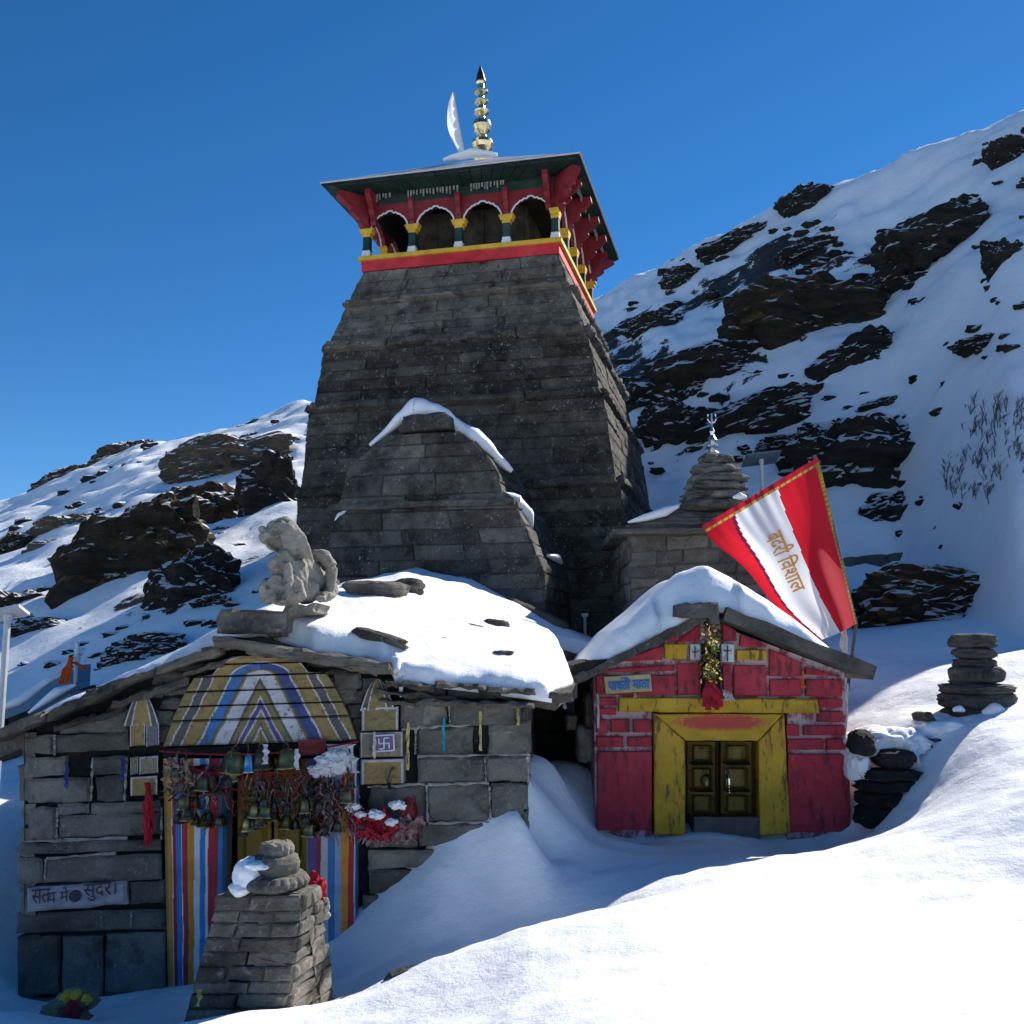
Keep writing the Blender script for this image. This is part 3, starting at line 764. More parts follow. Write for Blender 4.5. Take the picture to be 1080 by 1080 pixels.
# moulding ledge across the middle
z = AL[5][3]; mb.block([L(AL[5][0] - .06, -FA - .05, z - .09), L(AL[5][1] + .05, -FA - .05, z - .09), L(AL[5][1] + .05, -FA - .05, z + .02), L(AL[5][0] - .06, -FA - .05, z + .02)], out=.09, depth=.2, nu=14, rough=.04)
for (x0, x1, y0, y1) in ((556, 592, 572, 588), (560, 590, 604, 620), (562, 593, 634, 646)):
    pass
obj('antechamber_wall', mb, M['annex'], ante)
t = AL[-1]; top = MB()
pa = on_plane(421, 455, L(0, -FA - .08, 0), Tn); pb = on_plane(474, 451, L(0, -FA - .08, 0), Tn); pc = on_plane(472, 434, L(0, -FA - .08, 0), Tn); pd = on_plane(424, 438, L(0, -FA - .08, 0), Tn)
top.block([pa, pb, pc, pd], out=.03, depth=.8, ch=.04, nu=6, nv=4, rough=.05); obj('cap_stone', top, M['annex'], ante)
def fr(px, py, back=0.0): return on_plane(px, py, L(0, -FA + back, 0), Tn)
mb = MB(); rnd = random.Random(9)
lump(mb, [fr(390, 470, .1), fr(405, 458, .15), fr(422, 442, .2), fr(440, 434, .3), fr(460, 434, .3), fr(476, 446, .35), fr(497, 462, .4), fr(518, 478, .5), fr(540, 497, .6)], [.03, .09, .14, .27, .24, .17, .25, .20, .04], .7, amp=.55, n=14, seg=9)
obj('gable_snow', mb, M['snow'], None, smooth=True, label='snow cap over the curved gable of the antechamber', cat='snow', kind='stuff')
mb = MB()
lump(mb, [fr(530, 522, .2), fr(540, 530, .4), fr(553, 542, .5), fr(560, 556, .6)], [.08, .22, .20, .05], .7)
lump(mb, [fr(578, 586, .6), fr(586, 588, .9), fr(592, 594, 1.1)], [.03, .08, .03], .7)
lump(mb, [fr(352, 552, .0), fr(358, 543, -.0), fr(366, 538, .0)], [.02, .05, .02], .7)
obj('ledge_snow', mb, M['snow'], None, smooth=True, label='small snow patches on the side ledges of the antechamber', cat='snow', kind='stuff')

# ------------------------------------------------------------------ the red shrine
rnd = random.Random(33)
HY = 10.0
def hp(px, py, d=0.0): return at(px, py, HY - d)
def z3(x, y, d=0.0): return hp(600 + x / 3.375, 620 + y / 3.375, d)
hut = thing('red_shrine', 'small red and yellow painted stone shrine with a snow laden gable roof', 'shrine', hp(762, 880))
HB = 2.3       # depth of the shrine
# core volume behind the facing stones: gable walls and side walls
def gable_poly(d):
    return [hp(627, 905, 0) + Vector((0, d, 0)), hp(896, 905, 0) + Vector((0, d, 0)), hp(892, 712, 0) + Vector((0, d, 0)), hp(738, 650, 0) + Vector((0, d, 0)), hp(626, 708, 0) + Vector((0, d, 0))]
mb = MB()
# front: left pier, right pier, gable above the lintel (opening left free for the door)
def prism(mb, px, d0, d1, m=0):
    a = [hp(x, y, 0) + Vector((0, d0, 0)) for x, y in px]; b = [hp(x, y, 0) + Vector((0, d1, 0)) for x, y in px]; n = len(px)
    mb.add(a + b, [tuple(range(n)), tuple(range(2 * n - 1, n - 1, -1))] + [(i, n + i, n + (i + 1) % n, (i + 1) % n) for i in range(n)], m, .4)
prism(mb, [(629, 905), (688, 905), (688, 748), (627, 748)], .05, .45)
prism(mb, [(832, 905), (897, 905), (894, 748), (832, 748)], .05, .45)
prism(mb, [(627, 748), (894, 748), (892, 709), (738, 652), (626, 708)], .05, .45)
for (x0, x1) in ((629, 650), (876, 896)):
    prism(mb, [(x0, 905), (x1, 905), (x1 - 3, 712), (x0 - 2, 712)], .45, HB)
prism(mb, [(627, 905), (896, 905), (892, 712), (738, 652), (626, 708)], HB, HB + .02)
core = obj('wall', mb, M['mortar'], hut)
BR = MB(); YB = MB(); WB = MB()
def brick(x0, y0, x1, y1, mbx=None, out=None, sl=0.0, tl=None, tr=None, **kw):
    mbx = mbx or BR
    q = [z3(x0, y1), z3(x1, y1 + sl), z3(x1, y0 + sl) if tr is None else z3(x1, tr), z3(x0, y0) if tl is None else z3(x0, tl)]
    kw = dict(dict(ch=.008, gap=.009, rough=.010, nu=4, nv=3, jit=.003), **kw)
    mbx.block(q, out=rnd.uniform(.0, .02) if out is None else out, depth=.08, n=Vector((0, -1, 0)), **kw)
for b in [(97, 387, 168, 422), (97, 426, 170, 456), (95, 464, 140, 520), (146, 464, 220, 518), (226, 466, 296, 518), (95, 526, 198, 570), (206, 527, 296, 570),
          (98, 578, 299, 866), (885, 392, 976, 430), (882, 436, 978, 480), (772, 484, 824, 530), (833, 486, 984, 528), (776, 534, 910, 580), (917, 534, 988, 580), (776, 588, 1004, 872),
          (94, 307, 380, 384), (840, 322, 975, 389), (715, 322, 832, 389), (584, 272, 706, 388), (384, 266, 470, 384), (545, 268, 580, 386)]:
    brick(*b)
brick(105, 268, 378, 302, tl=292); brick(190, 200, 334, 262, tl=255, tr=198)
brick(384, 186, 470, 195, tl=190, tr=120); brick(545, 130, 600, 192, tl=118, tr=150); brick(606, 168, 704, 214, tl=160, tr=205)
brick(712, 228, 832, 318, tl=210, tr=268); brick(838, 276, 972, 316, tl=272, tr=315)
brick(340, 150, 384, 190, tl=168, tr=150)
brick(884, 389, 976, 391)
obj('red_stone', BR, M['red'], hut)
brick(337, 197, 424, 258, YB, .03); brick(594, 218, 704, 262, YB, .03); obj('yellow_stone', YB, M['yellow'], hut)
brick(428, 196, 470, 258, WB, .03); brick(538, 196, 590, 266, WB, .03); obj('white_stone', WB, M['whitep'], hut)
mb = MB()
for (a, b, c, d) in ((447, 208, 451, 250), (438, 226, 460, 230), (562, 205, 567, 262), (552, 222, 578, 226)):
    mb.add([z3(a, d, .055), z3(c, d, .055), z3(c, b, .055), z3(a, b, .055)], [(0, 1, 2, 3)])
obj('painted_cross', mb, M['ink'], hut)
# dark slot above the lintel and the stones around it
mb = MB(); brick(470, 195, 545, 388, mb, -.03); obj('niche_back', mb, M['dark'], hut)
# yellow door surround
YM = MB()
def slabq(mbx, pts, out, depth=.2, **kw):
    kw = dict(dict(ch=.012, gap=.001, rough=.012, nu=6, nv=4), **kw)
    mbx.block([z3(*p) for p in pts], out=out, depth=depth, n=Vector((0, -1, 0)), **kw)
mb = MB(); slabq(mb, [(175, 440), (884, 446), (880, 396), (178, 388)], .075, nu=14); obj('lintel_beam', mb, M['yellow'], hut)
mb = MB(); slabq(mb, [(302, 876), (412, 876), (412, 545), (300, 446)], .045); obj('door_jamb', mb, M['yellow'], hut)
mb = MB(); slabq(mb, [(678, 876), (786, 876), (764, 446), (672, 545)], .045); obj('door_jamb', mb, M['yellow'], hut)
k = N('yellow_lintel_with_red_powder')
mp = k.n('ShaderNodeSeparateXYZ'); k.l(k.tc.outputs['Object'], mp.inputs[0])
lc = z3(540, 478) - hp(762, 880)
dx = k.math('DIVIDE', k.math('SUBTRACT', mp.outputs[0], lc.x), .50); dz = k.math('DIVIDE', k.math('SUBTRACT', mp.outputs[2], lc.z), .085)
rr = k.math('ADD', k.math('MULTIPLY', dx, dx), k.math('MULTIPLY', dz, dz)); rr = k.math('ADD', rr, k.math('MULTIPLY', k.math('SUBTRACT', k.noise(26, 6, .8), .5), 2.2))
base = k.ramp(k.noise(4, 6), [(.3, (.40, .23, .015)), (.7, (.60, .36, .03))])
colr = k.mix(k.ramp(rr, [(.45, .9), (1.25, 0.0)]), base, (.50, .05, .05))
mlp = k.fin(colr, .7, k.bump(k.noise(25, 6), .45, .008), .3)
mb = MB(); slabq(mb, [(414, 543), (670, 543), (762, 448), (302, 448)], .04, nu=10); obj('door_lintel', mb, mlp, hut)
# doors
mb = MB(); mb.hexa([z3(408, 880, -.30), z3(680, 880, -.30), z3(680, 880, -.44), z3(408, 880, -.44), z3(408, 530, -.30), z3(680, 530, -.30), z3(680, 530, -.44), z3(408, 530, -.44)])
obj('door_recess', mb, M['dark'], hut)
for (x0, x1) in ((426, 536), (546, 668)):
    mb = MB(); dd = -.16
    slabq(mb, [(x0, 815), (x1, 815), (x1, 549), (x0, 549)], dd, depth=.05, rough=.004)
    w = x1 - x0
    for (y0, y1) in ((556, 622), (638, 720), (736, 806)):
        slabq(mb, [(x0 + .2 * w, y1), (x0 + .8 * w, y1), (x0 + .8 * w, y0 + 8), (x0 + .2 * w, y0 + 8)], dd + .022, depth=.02, ch=.02, rough=.003)
    for yy in (628, 724): slabq(mb, [(x0 + .12 * w, yy + 5), (x0 + .85 * w, yy + 5), (x0 + .85 * w, yy - 3), (x0 + .12 * w, yy - 3)], dd + .008, depth=.02, rough=.002)
    door = obj('door', mb, M['doorwood'], hut)
    xc = 488 if x0 < 500 else 566
    mb = MB(); mb.tube([z3(xc - 10, 660, -.12), z3(xc - 4, 646, -.11), z3(xc + 6, 646, -.11), z3(xc + 12, 662, -.12)], .008, 6)
    if x0 < 500:
        mb.lathe(z3(xc, 706, -.11), [(.01, 0), (.045, .01), (.055, .05), (.04, .09), (.02, .11)], 10)
    else:
        mb.box(z3(xc, 690, -.12), (.035, .02, .06)); mb.tube([z3(xc, 650, -.12), z3(xc + 6, 730, -.11)], .006, 5); mb.tube([z3(xc - 8, 655, -.12), z3(xc - 12, 735, -.11)], .006, 5)
    obj('padlock', mb, M['brass'] if x0 < 500 else M['silver'], door)
mb = MB(); slabq(mb, [(444, 900), (684, 900), (684, 815), (444, 815)], .0, depth=.3, rough=.02); obj('threshold', mb, M['greywood'], hut)
# roof slabs
mb = MB(); rnd = random.Random(12)
def roofslab(mb, a, b, th, d0, d1, out=0.0, pieces=1):
    for i in range(pieces):
        p = lerp(Vector(a), Vector(b), i / pieces); q = lerp(Vector(a), Vector(b), (i + 1) / pieces - .004)
        up = Vector((-(q - p).z, 0, (q - p).x)).normalized() * th
        y0, y1 = Vector((0, -d0 + rnd.uniform(-.02, .02), 0)), Vector((0, d1, 0))
        P = [p + y0, q + y0, q + y1, p + y1]
        n = len(P)
        # irregular front edge, built as a row of sections
        K = 8; vs = []; fs = []
        for k in range(K + 1):
            t = k / K; c = lerp(p, q, t); o = Vector((0, -d0 + .035 * fbm(c * 4, 3), 0)); w = up * (1 + .18 * fbm(c * 5 + Vector((9, 0, 0)), 3)); dz_ = Vector((0, 0, .012 * fbm(c * 6, 2)))
            vs += [c + o + dz_, c + o * .93 + w + dz_, c + y1 + w, c + y1]
        for k in range(K):
            for e in range(4): fs.append((k * 4 + e, k * 4 + 4 + e, k * 4 + 4 + (e + 1) % 4, k * 4 + (e + 1) % 4)[::-1])
        fs += [(0, 1, 2, 3)[::-1], (K * 4, K * 4 + 1, K * 4 + 2, K * 4 + 3)]
        mb.add(vs, fs)
Lr0, Lr1 = z3(0, 352), z3(474, 118); Rr0, Rr1 = z3(528, 116), z3(1048, 326)
roofslab(mb, Lr0, Lr1, .075, .28, HB + .2, pieces=2)
roofslab(mb, Rr0, Rr1, .13, .30, HB + .2, pieces=1)
roofslab(mb, z3(940, 262), z3(1052, 306), .055, .10, HB, pieces=1)
obj('roof_slab', mb, M['slate'], hut)
mb = MB(); mb.block([z3(380, 104, .34), z3(538, 112, .34), z3(534, 48, .34), z3(384, 54, .34)], out=.02, depth=.6, ch=.02, rough=.03, nu=6, n=Vector((0, -1, 0))); mb.block([z3(500, 130, .3), z3(538, 130, .3), z3(536, 100, .3), z3(498, 100, .3)], out=.02, depth=.3, rough=.03, n=Vector((0, -1, 0)))
obj('ridge_stone', mb, M['cairn_dark'], hut)
# sign board with its lettering
mb = MB(); mb.block([z3(130, 378, .05), z3(297, 368, .05), z3(290, 306, .05), z3(124, 316, .05)], out=.015, depth=.05, ch=.005, rough=.004, gap=.001, n=Vector((0, -1, 0))); sign = obj('name_board', mb, M['signbg'], hut)
def text_mesh(body, bold=.0):
    c = bpy.data.curves.new('lettering', 'FONT'); c.body = body; c.size = 1; c.offset = bold; c.resolution_u = 4
    o = bpy.data.objects.new('lettering', c); COL.objects.link(o); bpy.context.view_layer.update()
    dg = bpy.context.evaluated_depsgraph_get(); me = bpy.data.meshes.new_from_object(o.evaluated_get(dg))
    bm = bmesh.new(); bm.from_mesh(me); bmesh.ops.triangulate(bm, faces=bm.faces[:])
    V = [v.co.copy() for v in bm.verts]; Fs = [tuple(v.index for v in f.verts) for f in bm.faces]; bm.free()
    bpy.data.objects.remove(o); bpy.data.curves.remove(c); bpy.data.meshes.remove(me)
    return V, Fs
def put_text(mb, body, fn, bold=.02, extra=None):
    V, Fs = text_mesh(body, bold)
    x0, x1 = min(v.x for v in V), max(v.x for v in V); y0, y1 = min(v.y for v in V), max(v.y for v in V)
    mb.add([fn((v.x - x0) / (x1 - x0), (v.y - y0) / (y1 - y0)) for v in V], Fs)
mb = MB()
put_text(mb, 'पावती माता', lambda s, t: z3(140 + 148 * s, 368 - 10 * s - 46 * t, .078), .035)
mb.tube([z3(186, 326, .08), z3(192, 319, .08), z3(199, 324, .08)], .006, 5)      # the r-hook over the second letter
obj('lettering', mb, M['blueink'], sign)
# tinsel and red cloth hanging from the ridge stone
gar = thing('tinsel_garland', 'gold tinsel garland with red cloth hanging over the red shrine door', 'garland', z3(505, 440, .1))
def tinsel(mb, path, r, dens=60, m=0, size=.03):
    path = [Vector(p) for p in path]
    for i in range(dens):
        t = rnd.random() * (len(path) - 1); k = min(int(t), len(path) - 2); p = lerp(path[k], path[k + 1], t - k)
        o = Vector((rnd.gauss(0, r), rnd.gauss(0, r * .6), rnd.gauss(0, r * .3))); d = Vector((rnd.gauss(0, 1), rnd.gauss(0, .6), rnd.gauss(-.5, 1))).normalized() * size; e = Vector((rnd.gauss(0, 1), rnd.gauss(0, 1), rnd.gauss(0, 1))).normalized() * size * .28
        c = p + o; mb.add([c - e, c + d - e, c + d + e, c + e], [(0, 1, 2, 3)], m)
def strip(mb, path, w, m=0, tw=1.2, n=None, tint=None):
    """a hanging ribbon that twists"""
    path = [Vector(p) for p in path]; P = []
    for i in range(len(path) - 1):
        for k in range(4): P.append(lerp(path[i], path[i + 1], k / 4))
    P.append(path[-1]); ph = rnd.uniform(0, 6)
    vs = []; fs = []
    for i, p in enumerate(P):
        a = math.sin(ph + i * tw * .5) * .9
        d = Vector((math.cos(a), math.sin(a), 0)) * (w / 2 * (1 + .3 * math.sin(i * 1.7 + ph)))
        p = p + Vector((0, 0.01 * math.sin(i * 1.3 + ph), 0))
        vs += [p - d, p + d]
    fs = [(2 * i, 2 * i + 1, 2 * i + 3, 2 * i + 2) for i in range(len(P) - 1)]
    mb.add(vs, fs, m, tint)
mb = MB(); tinsel(mb, [z3(505, 118, .16), z3(508, 260, .16), z3(506, 340, .17)], .035, 420, size=.035); obj('tinsel', mb, M['tinsel'], gar)
mb = MB(); tinsel(mb, [z3(490, 120, .13), z3(478, 260, .13), z3(480, 330, .14)], .03, 160, size=.03); tinsel(mb, [z3(530, 120, .13), z3(534, 200, .13)], .03, 60); obj('dry_garland', mb, M['bronze'], gar)
mb = MB()
for i in range(12):
    x = 482 + i * 5 + rnd.uniform(-3, 3); strip(mb, [z3(500 + rnd.uniform(-8, 8), 325, .17), z3(x, 380, .18 + rnd.uniform(0, .04)), z3(x + rnd.uniform(-4, 4), 424 + rnd.uniform(-10, 14), .17)], .05)
obj('red_cloth', mb, M['redcloth'], gar)
mb = MB(); 
for i in range(10): strip(mb, [z3(546, 362, .14), z3(565 + rnd.uniform(-14, 14), 378 + rnd.uniform(-8, 8), .16), z3(560 + rnd.uniform(-25, 35), 405 + rnd.uniform(-8, 8), .15)], .012)
obj('thread', mb, M['paper'], gar)
for (px, y0, y1, m, lab) in ((236, 372, 398, 'yellowrib', 'tiny yellow ribbon below the name board of the red shrine'), (834, 296, 356, 'orangecloth', 'orange flower string on the right wall of the red shrine'), (102, 376, 500, 'paper', 'pale thread hanging at the left corner of the red shrine'), (992, 340, 500, 'paper', 'pale thread hanging at the right corner of the red shrine')):
    mb = MB(); 
    for _ in range(3): strip(mb, [z3(px, y0, .06), z3(px + rnd.uniform(-5, 5), (y0 + y1) / 2, .07), z3(px + rnd.uniform(-6, 6), y1, .06)], .02)
    obj('ribbon', mb, M[m], None, label=lab, cat='ribbon')
# snow on the shrine roof
def roofz(x):
    pl = Lr0.lerp(Lr1, (x - Lr0.x) / (Lr1.x - Lr0.x)); pr = Rr0.lerp(Rr1, (x - Rr0.x) / (Rr1.x - Rr0.x))
    return smin(np.array(pl.z), np.array(pr.z), .06) + .085
TH_ = [(600, 0.0), (612, .02), (625, .12), (650, .24), (690, .36), (720, .46), (745, .44), (775, .42), (810, .34), (850, .20), (874, .09), (882, 0.0)]
def snowtop(s, t):
    px = 600 + 284 * s; x = (px - 540) / 1080 * HY; y = HY - .20 + (HB + .35) * t
    e = min(1, (t + .0) / .16, (1.0 - t) / .1); e = math.sqrt(max(0, 1 - (1 - e) ** 2))
    v = Vector((x, y, 0)); h = interp(px, TH_) * (.10 + .90 * e)
    if 690 < px < 775 and t < .12: h *= lerp(.35, 1, t / .12)
    y += .06 * fbm(v * 2, 3) * (1 if t < .1 else .2)
    return Vector((x, y, float(roofz(x)) + h * (1 + .10 * fbm(v * 1.7, 3)) + .004))
def snowbot(s, t):
    p = snowtop(s, t); return Vector((p.x, p.y, float(roofz(p.x)) - .01))
mb = MB(); mb.shell(snowtop, snowbot, 70, 36); obj('shrine_roof_snow', mb, M['snow'], None, smooth=True, label='thick snow mound on the roof of the red shrine', cat='snow', kind='stuff')

# ------------------------------------------------------------------ red and white flag behind the shrine
def z4(x, y, Y): return at(640 + x / 3.857, 420 + y / 3.857, Y)
flag = thing('temple_flag', 'large red flag with white stripe and orange lettering behind the red shrine', 'flag', at(893, 730, 12.35))
LE = [(385, 520), (440, 590), (560, 690), (700, 860), (866, 985)]; RE = [(858, 240), (882, 330), (930, 540), (975, 730), (1016, 916)]
def curve(C, t):
    k = t * (len(C) - 1); i = min(int(k), len(C) - 2); f = k - i
    P = [Vector(C[max(i - 1, 0)]), Vector(C[i]), Vector(C[i + 1]), Vector(C[min(i + 2, len(C) - 1)])]
    return .5 * ((2 * P[1]) + (P[2] - P[0]) * f + (2 * P[0] - 5 * P[1] + 4 * P[2] - P[3]) * f * f + (3 * P[1] - P[0] - 3 * P[2] + P[3]) * f ** 3)
def flagpt(s, t, off=0.0):
    a, b = curve(LE, t), curve(RE, t); p = a.lerp(b, s)
    p.y += 14 * math.sin(math.pi * s) * t ** 3 * -1 + 20 * math.sin(math.pi * s) * t ** 4
    Y = 12.35 - .30 * (1 - s) * t + .075 * math.sin(s * 13 + t * 2.5) * (1 - t * .5) + .022 * math.sin(s * 62 + 1) * max(0, .5 - t) * 2 * (1 if .25 < s < .65 else .35) + .05 * math.sin(s * 7 - t * 9) * t + .10 * math.sin(s * 5 + 1.5) * t - .25 * math.sin(math.pi * s) * t
    return z4(p.x, p.y, Y - off)
def flagcol(s, t):
    w0 = lerp(.285, .06, t); w1 = lerp(.645, .55, t)
    if t < .085: return (.55, .02, .04)
    if s > .965: return (.50, .33, .06) if (int(t * 90) % 2) else (.30, .16, .03)
    if t < .115: return (.60, .40, .08) if int(s * 60) % 3 else (.35, .18, .05)
    if w0 < s < w1: return (.82, .82, .83)
    if w0 - .03 < s <= w0: return (.16, .012, .05)
    return (.62, .016, .03)
mb = MB(); mb.grid(lambda s, t: flagpt(s, t), 90, 130, colfn=flagcol); clo = obj('cloth', mb, M['flag'], flag, smooth=True)
mb = MB()
V, Fs = text_mesh('बदरी िवशाल', .014)
x0, x1 = min(v.x for v in V), max(v.x for v in V); y0, y1 = min(v.y for v in V), max(v.y for v in V)
mb.add([flagpt(lerp(.335, .575, (v.y - y0) / (y1 - y0)) - .06 * (v.x - x0) / (x1 - x0), lerp(.38, .71, (v.x - x0) / (x1 - x0)), .012) for v in V], Fs)
obj('lettering', mb, M['orangeprint'], clo)
mb = MB(); mb.tube([flagpt(.985, 0, -.03) + Vector((-.02, 0, .04)), flagpt(.985, .35, -.04), flagpt(.985, .7, -.04), flagpt(.985, 1, -.04), at(893, 735, 12.42)], .022, 7); obj('pole', mb, M['greywood'], flag)
mb = MB()
for _ in range(5): strip(mb, [at(889 + rnd.uniform(-3, 3), 660, 12.3), at(890 + rnd.uniform(-4, 4), 680, 12.25), at(893 + rnd.uniform(-6, 6), 704, 12.2)], .03)
obj('tied_cloth', mb, M['paper'], flag)

# ------------------------------------------------------------------ small stone shrine behind
rnd = random.Random(44)
SY = 14.2
def s4(x, y, d=0.0): p = at(640 + x / 3.857, 420 + y / 3.857, SY); return p - Vector((0, d, 0))
shr = thing('stone_shrine', 'small grey stone shrine with stacked round stone top and metal spire', 'shrine', s4(330, 900))
mb = MB()
base0, base1 = s4(95, 1150), s4(640, 1150); t0, t1 = s4(95, 550), s4(640, 520)
nrm = Vector((0, 1, 0))
mb.wall(base0, base1, t1, t0, ch=.22, bw=(.35, .8), gap=.008, rough=.03, nu=4, jit=.015)
mb.wall(base0 + nrm * 2.2, base0, t0, t0 + nrm * 2.2, ch=.22, bw=(.35, .8), gap=.008, rough=.03, nu=4, jit=.015)
mb.wall(base1, base1 + nrm * 2.2, t1 + nrm * 2.2, t1, ch=.22, bw=(.35, .8), gap=.008, rough=.03, nu=4, jit=.015)
obj('wall', mb, M['hall'], shr)
mb = MB()
for i in range(7):      # stepped slate roof
    a = s4(20 + i * 52, 560 - i * 18); b = s4(640 + 60 - i * 40, 560 - i * 18)
    mb.block([a, b, b + ZZ * .075, a + ZZ * .075], out=.32 - i * .10, depth=2.0, ch=.02, rough=.05, nu=12, nv=1, n=Vector((0, -1, 0)), jit=.02)
obj('slate_roof', mb, M['slate'], shr)
mb = MB(); cx = s4(475, 470).x; cy = SY + .55
pz = lambda y: at(763, 420 + y / 3.857, cy).z
k_ = cy / 1080 / 3.857
for (y0, y1, r0) in ((470, 425, 150), (424, 385, 128), (384, 352, 118), (350, 318, 112), (316, 278, 92), (276, 236, 70)):
    h = pz(y1) - pz(y0); r = r0 * k_
    mb.rock((cx + rnd.uniform(-.03, .03), cy, pz(y0) + h / 2), (r * rnd.uniform(.94, 1.06), r, h * .60), amp=.22, sub=4, power=3.2, freq=1.7)
    for q in range(5): t = -2.6 + q * .5; mb.rock((cx + r * .75 * math.cos(t), cy + r * .75 * math.sin(t), pz(y0) + h * rnd.uniform(.3, .6)), (r * .32, r * .32, h * .4), amp=.25, sub=3, power=3)
obj('stacked_top', mb, M['hall'], shr)
mb = MB(); pr = [(30, 240), (28, 225), (14, 212), (26, 200), (26, 192), (10, 182), (20, 170), (8, 150), (12, 136), (5, 120), (4, 108)]
mb.lathe((cx - .02, cy, pz(240)), [(r * k_, pz(y) - pz(240)) for r, y in pr], 12)
mb.tube([(cx - .02, cy, pz(112)), (cx - .02, cy, pz(62))], .014, 6)
mb.tube([(cx - .075, cy, pz(66)), (cx - .08, cy, pz(85)), (cx - .05, cy, pz(98)), (cx - .02, cy, pz(102)), (cx + .015, cy, pz(98)), (cx + .04, cy, pz(85)), (cx + .035, cy, pz(66))], .012, 6)
obj('spire', mb, M['silver'], shr)
mb = MB(); lump(mb, [s4(80, 512, .2), s4(150, 492, .15), s4(230, 466, .1), s4(290, 440, .05)], [.02, .07, .09, .03], .8); lump(mb, [s4(500, 412, .2), s4(530, 408, .2), s4(556, 412, .2)], [.02, .06, .02], .8)
obj('small_shrine_snow', mb, M['snow'], None, smooth=True, label='thin snow lying on the slate roof of the small stone shrine', cat='snow', kind='stuff')

# ------------------------------------------------------------------ the stone hall on the left
rnd = random.Random(55)
HN = Vector((.10, -1, 0)).normalized()      # outward normal of its front
HP0 = Vector((-2, 8.2, 0))
HT = Vector((1, .10, 0)).normalized()
def fp(px, py, d=0.0): return on_plane(px, py, HP0 + HN * d, HN)
def zl(x, y, d=0.0): return fp(x / 2.4533, 640 + y / 2.4533, d)        # left zoom
def zm(x, y, d=0.0): return fp(130 + x / 3.375, 680 + y / 3.375, d)     # middle zoom
def zr(x, y, d=0.0): return fp(400 + x / 3.377, 600 + y / 3.377, d)     # right zoom
hall = thing('stone_hall', 'low grey stone hall with painted arch, striped door jambs and snowy slate roof', 'building', fp(290, 1050) - HN * .0)
BK = -HN
mb = MB()
def hprism(mb, pts, d0, d1, tint=.3):
    a = [fp(x, y) + BK * d0 for x, y in pts]; b = [fp(x, y) + BK * d1 for x, y in pts]; n = len(pts)
    mb.add(a + b, [tuple(range(n - 1, -1, -1)), tuple(range(n, 2 * n))] + [((i + 1) % n, n + (i + 1) % n, n + i, i) for i in range(n)], 0, tint)
hprism(mb, [(28, 1085), (28, 770), (110, 728), (176, 700), (176, 1085)], .07, .5)
hprism(mb, [(378, 1085), (378, 700), (552, 728), (552, 1085)], .07, .5)
hprism(mb, [(176, 800), (176, 700), (262, 676), (378, 700), (378, 800)], .07, .5)
obj('wall_backing', mb, M['dark'], hall)
S = MB()
def hb(x0, y0, x1, y1, f=zl, mbx=None, out=None, sl=0.0, tl=None, tr=None, **kw):
    kw = dict(dict(ch=.022, gap=.006, rough=.022, nu=6, nv=4, jit=.008), **kw)
    q = [f(x0, y1), f(x1, y1 + sl), f(x1, (y0 if tr is None else tr) + (sl if tr is None else 0)), f(x0, y0 if tl is None else tl)]
    (mbx or S).block(q, out=rnd.uniform(.0, .03) if out is None else out, depth=.10, n=HN, **kw)
# left wing, read from the photograph
for b in [(60, 334, 138, 384), (143, 332, 335, 380), (66, 388, 172, 440), (238, 386, 334, 436), (66, 442, 236, 512), (244, 438, 326, 506),
          (70, 516, 146, 606), (150, 540, 416, 602), (150, 508, 232, 538), (235, 508, 416, 538), (50, 610, 420, 644), (42, 648, 112, 720), (115, 648, 420, 716),
          (333, 710, 432, 772), (40, 794, 430, 846), (42, 850, 158, 1012), (160, 850, 268, 1012), (271, 846, 432, 1005), (42, 1014, 432, 1075)]:
    hb(*b, sl=-12 * (b[2] - b[0]) / 350)
hb(172, 392, 236, 438, out=-.10)
# gable stones under the sloping roof
for b in [(150, 288, 330, 330, 318, 262), (270, 240, 325, 280, 262, 222), (330, 222, 420, 236, 226, 190)]:
    hb(b[0], b[1], b[2], b[3], tl=b[4], tr=b[5], out=-.01)
hb(320, 282, 412, 302, out=-.02)
# right wing
for b in [(72, 474, 246, 566), (250, 470, 484, 560), (132, 562, 336, 666), (388, 544, 540, 664), (336, 566, 386, 662), (134, 670, 376, 764), (378, 666, 540, 762), (166, 770, 394, 904), (398, 764, 520, 895),
          (-40, 908, 140, 996), (142, 905, 408, 992), (410, 898, 540, 990), (-40, 1000, 200, 1070), (204, 996, 540, 1070), (-40, 1074, 300, 1160), (304, 1074, 540, 1160), (-60, 1164, 240, 1260), (244, 1164, 540, 1260),
          (90, 400, 240, 466), (244, 420, 420, 466), (424, 430, 560, 466)]:
    hb(*b, f=zr, sl=-6 * (b[2] - b[0]) / 350, out=-.09 if b[:2] == (336, 566) else None)
for b in [(96, 96, 236, 146), (150, 66, 300, 98), (110, 150, 232, 184), (120, 188, 212, 234), (110, 236, 180, 290), (110, 292, 160, 352), (690, 88, 800, 112), (730, 112, 850, 160), (770, 162, 860, 214), (800, 216, 850, 262), (815, 264, 850, 340), (640, 50, 760, 84)]: hb(*b, f=zm, out=-.045)
hb(985, 190, 1080, 295, f=zm); hb(990, 300, 1010, 498, f=zm, out=-.06); hb(870, 505, 1080, 700, f=zm, out=-.05)
for b in [(700, 150, 830, 200), (740, 96, 850, 146), (845, 120, 985, 180)]: hb(*b, f=zm, out=-.03)
obj('wall', S, M['hall'], hall)
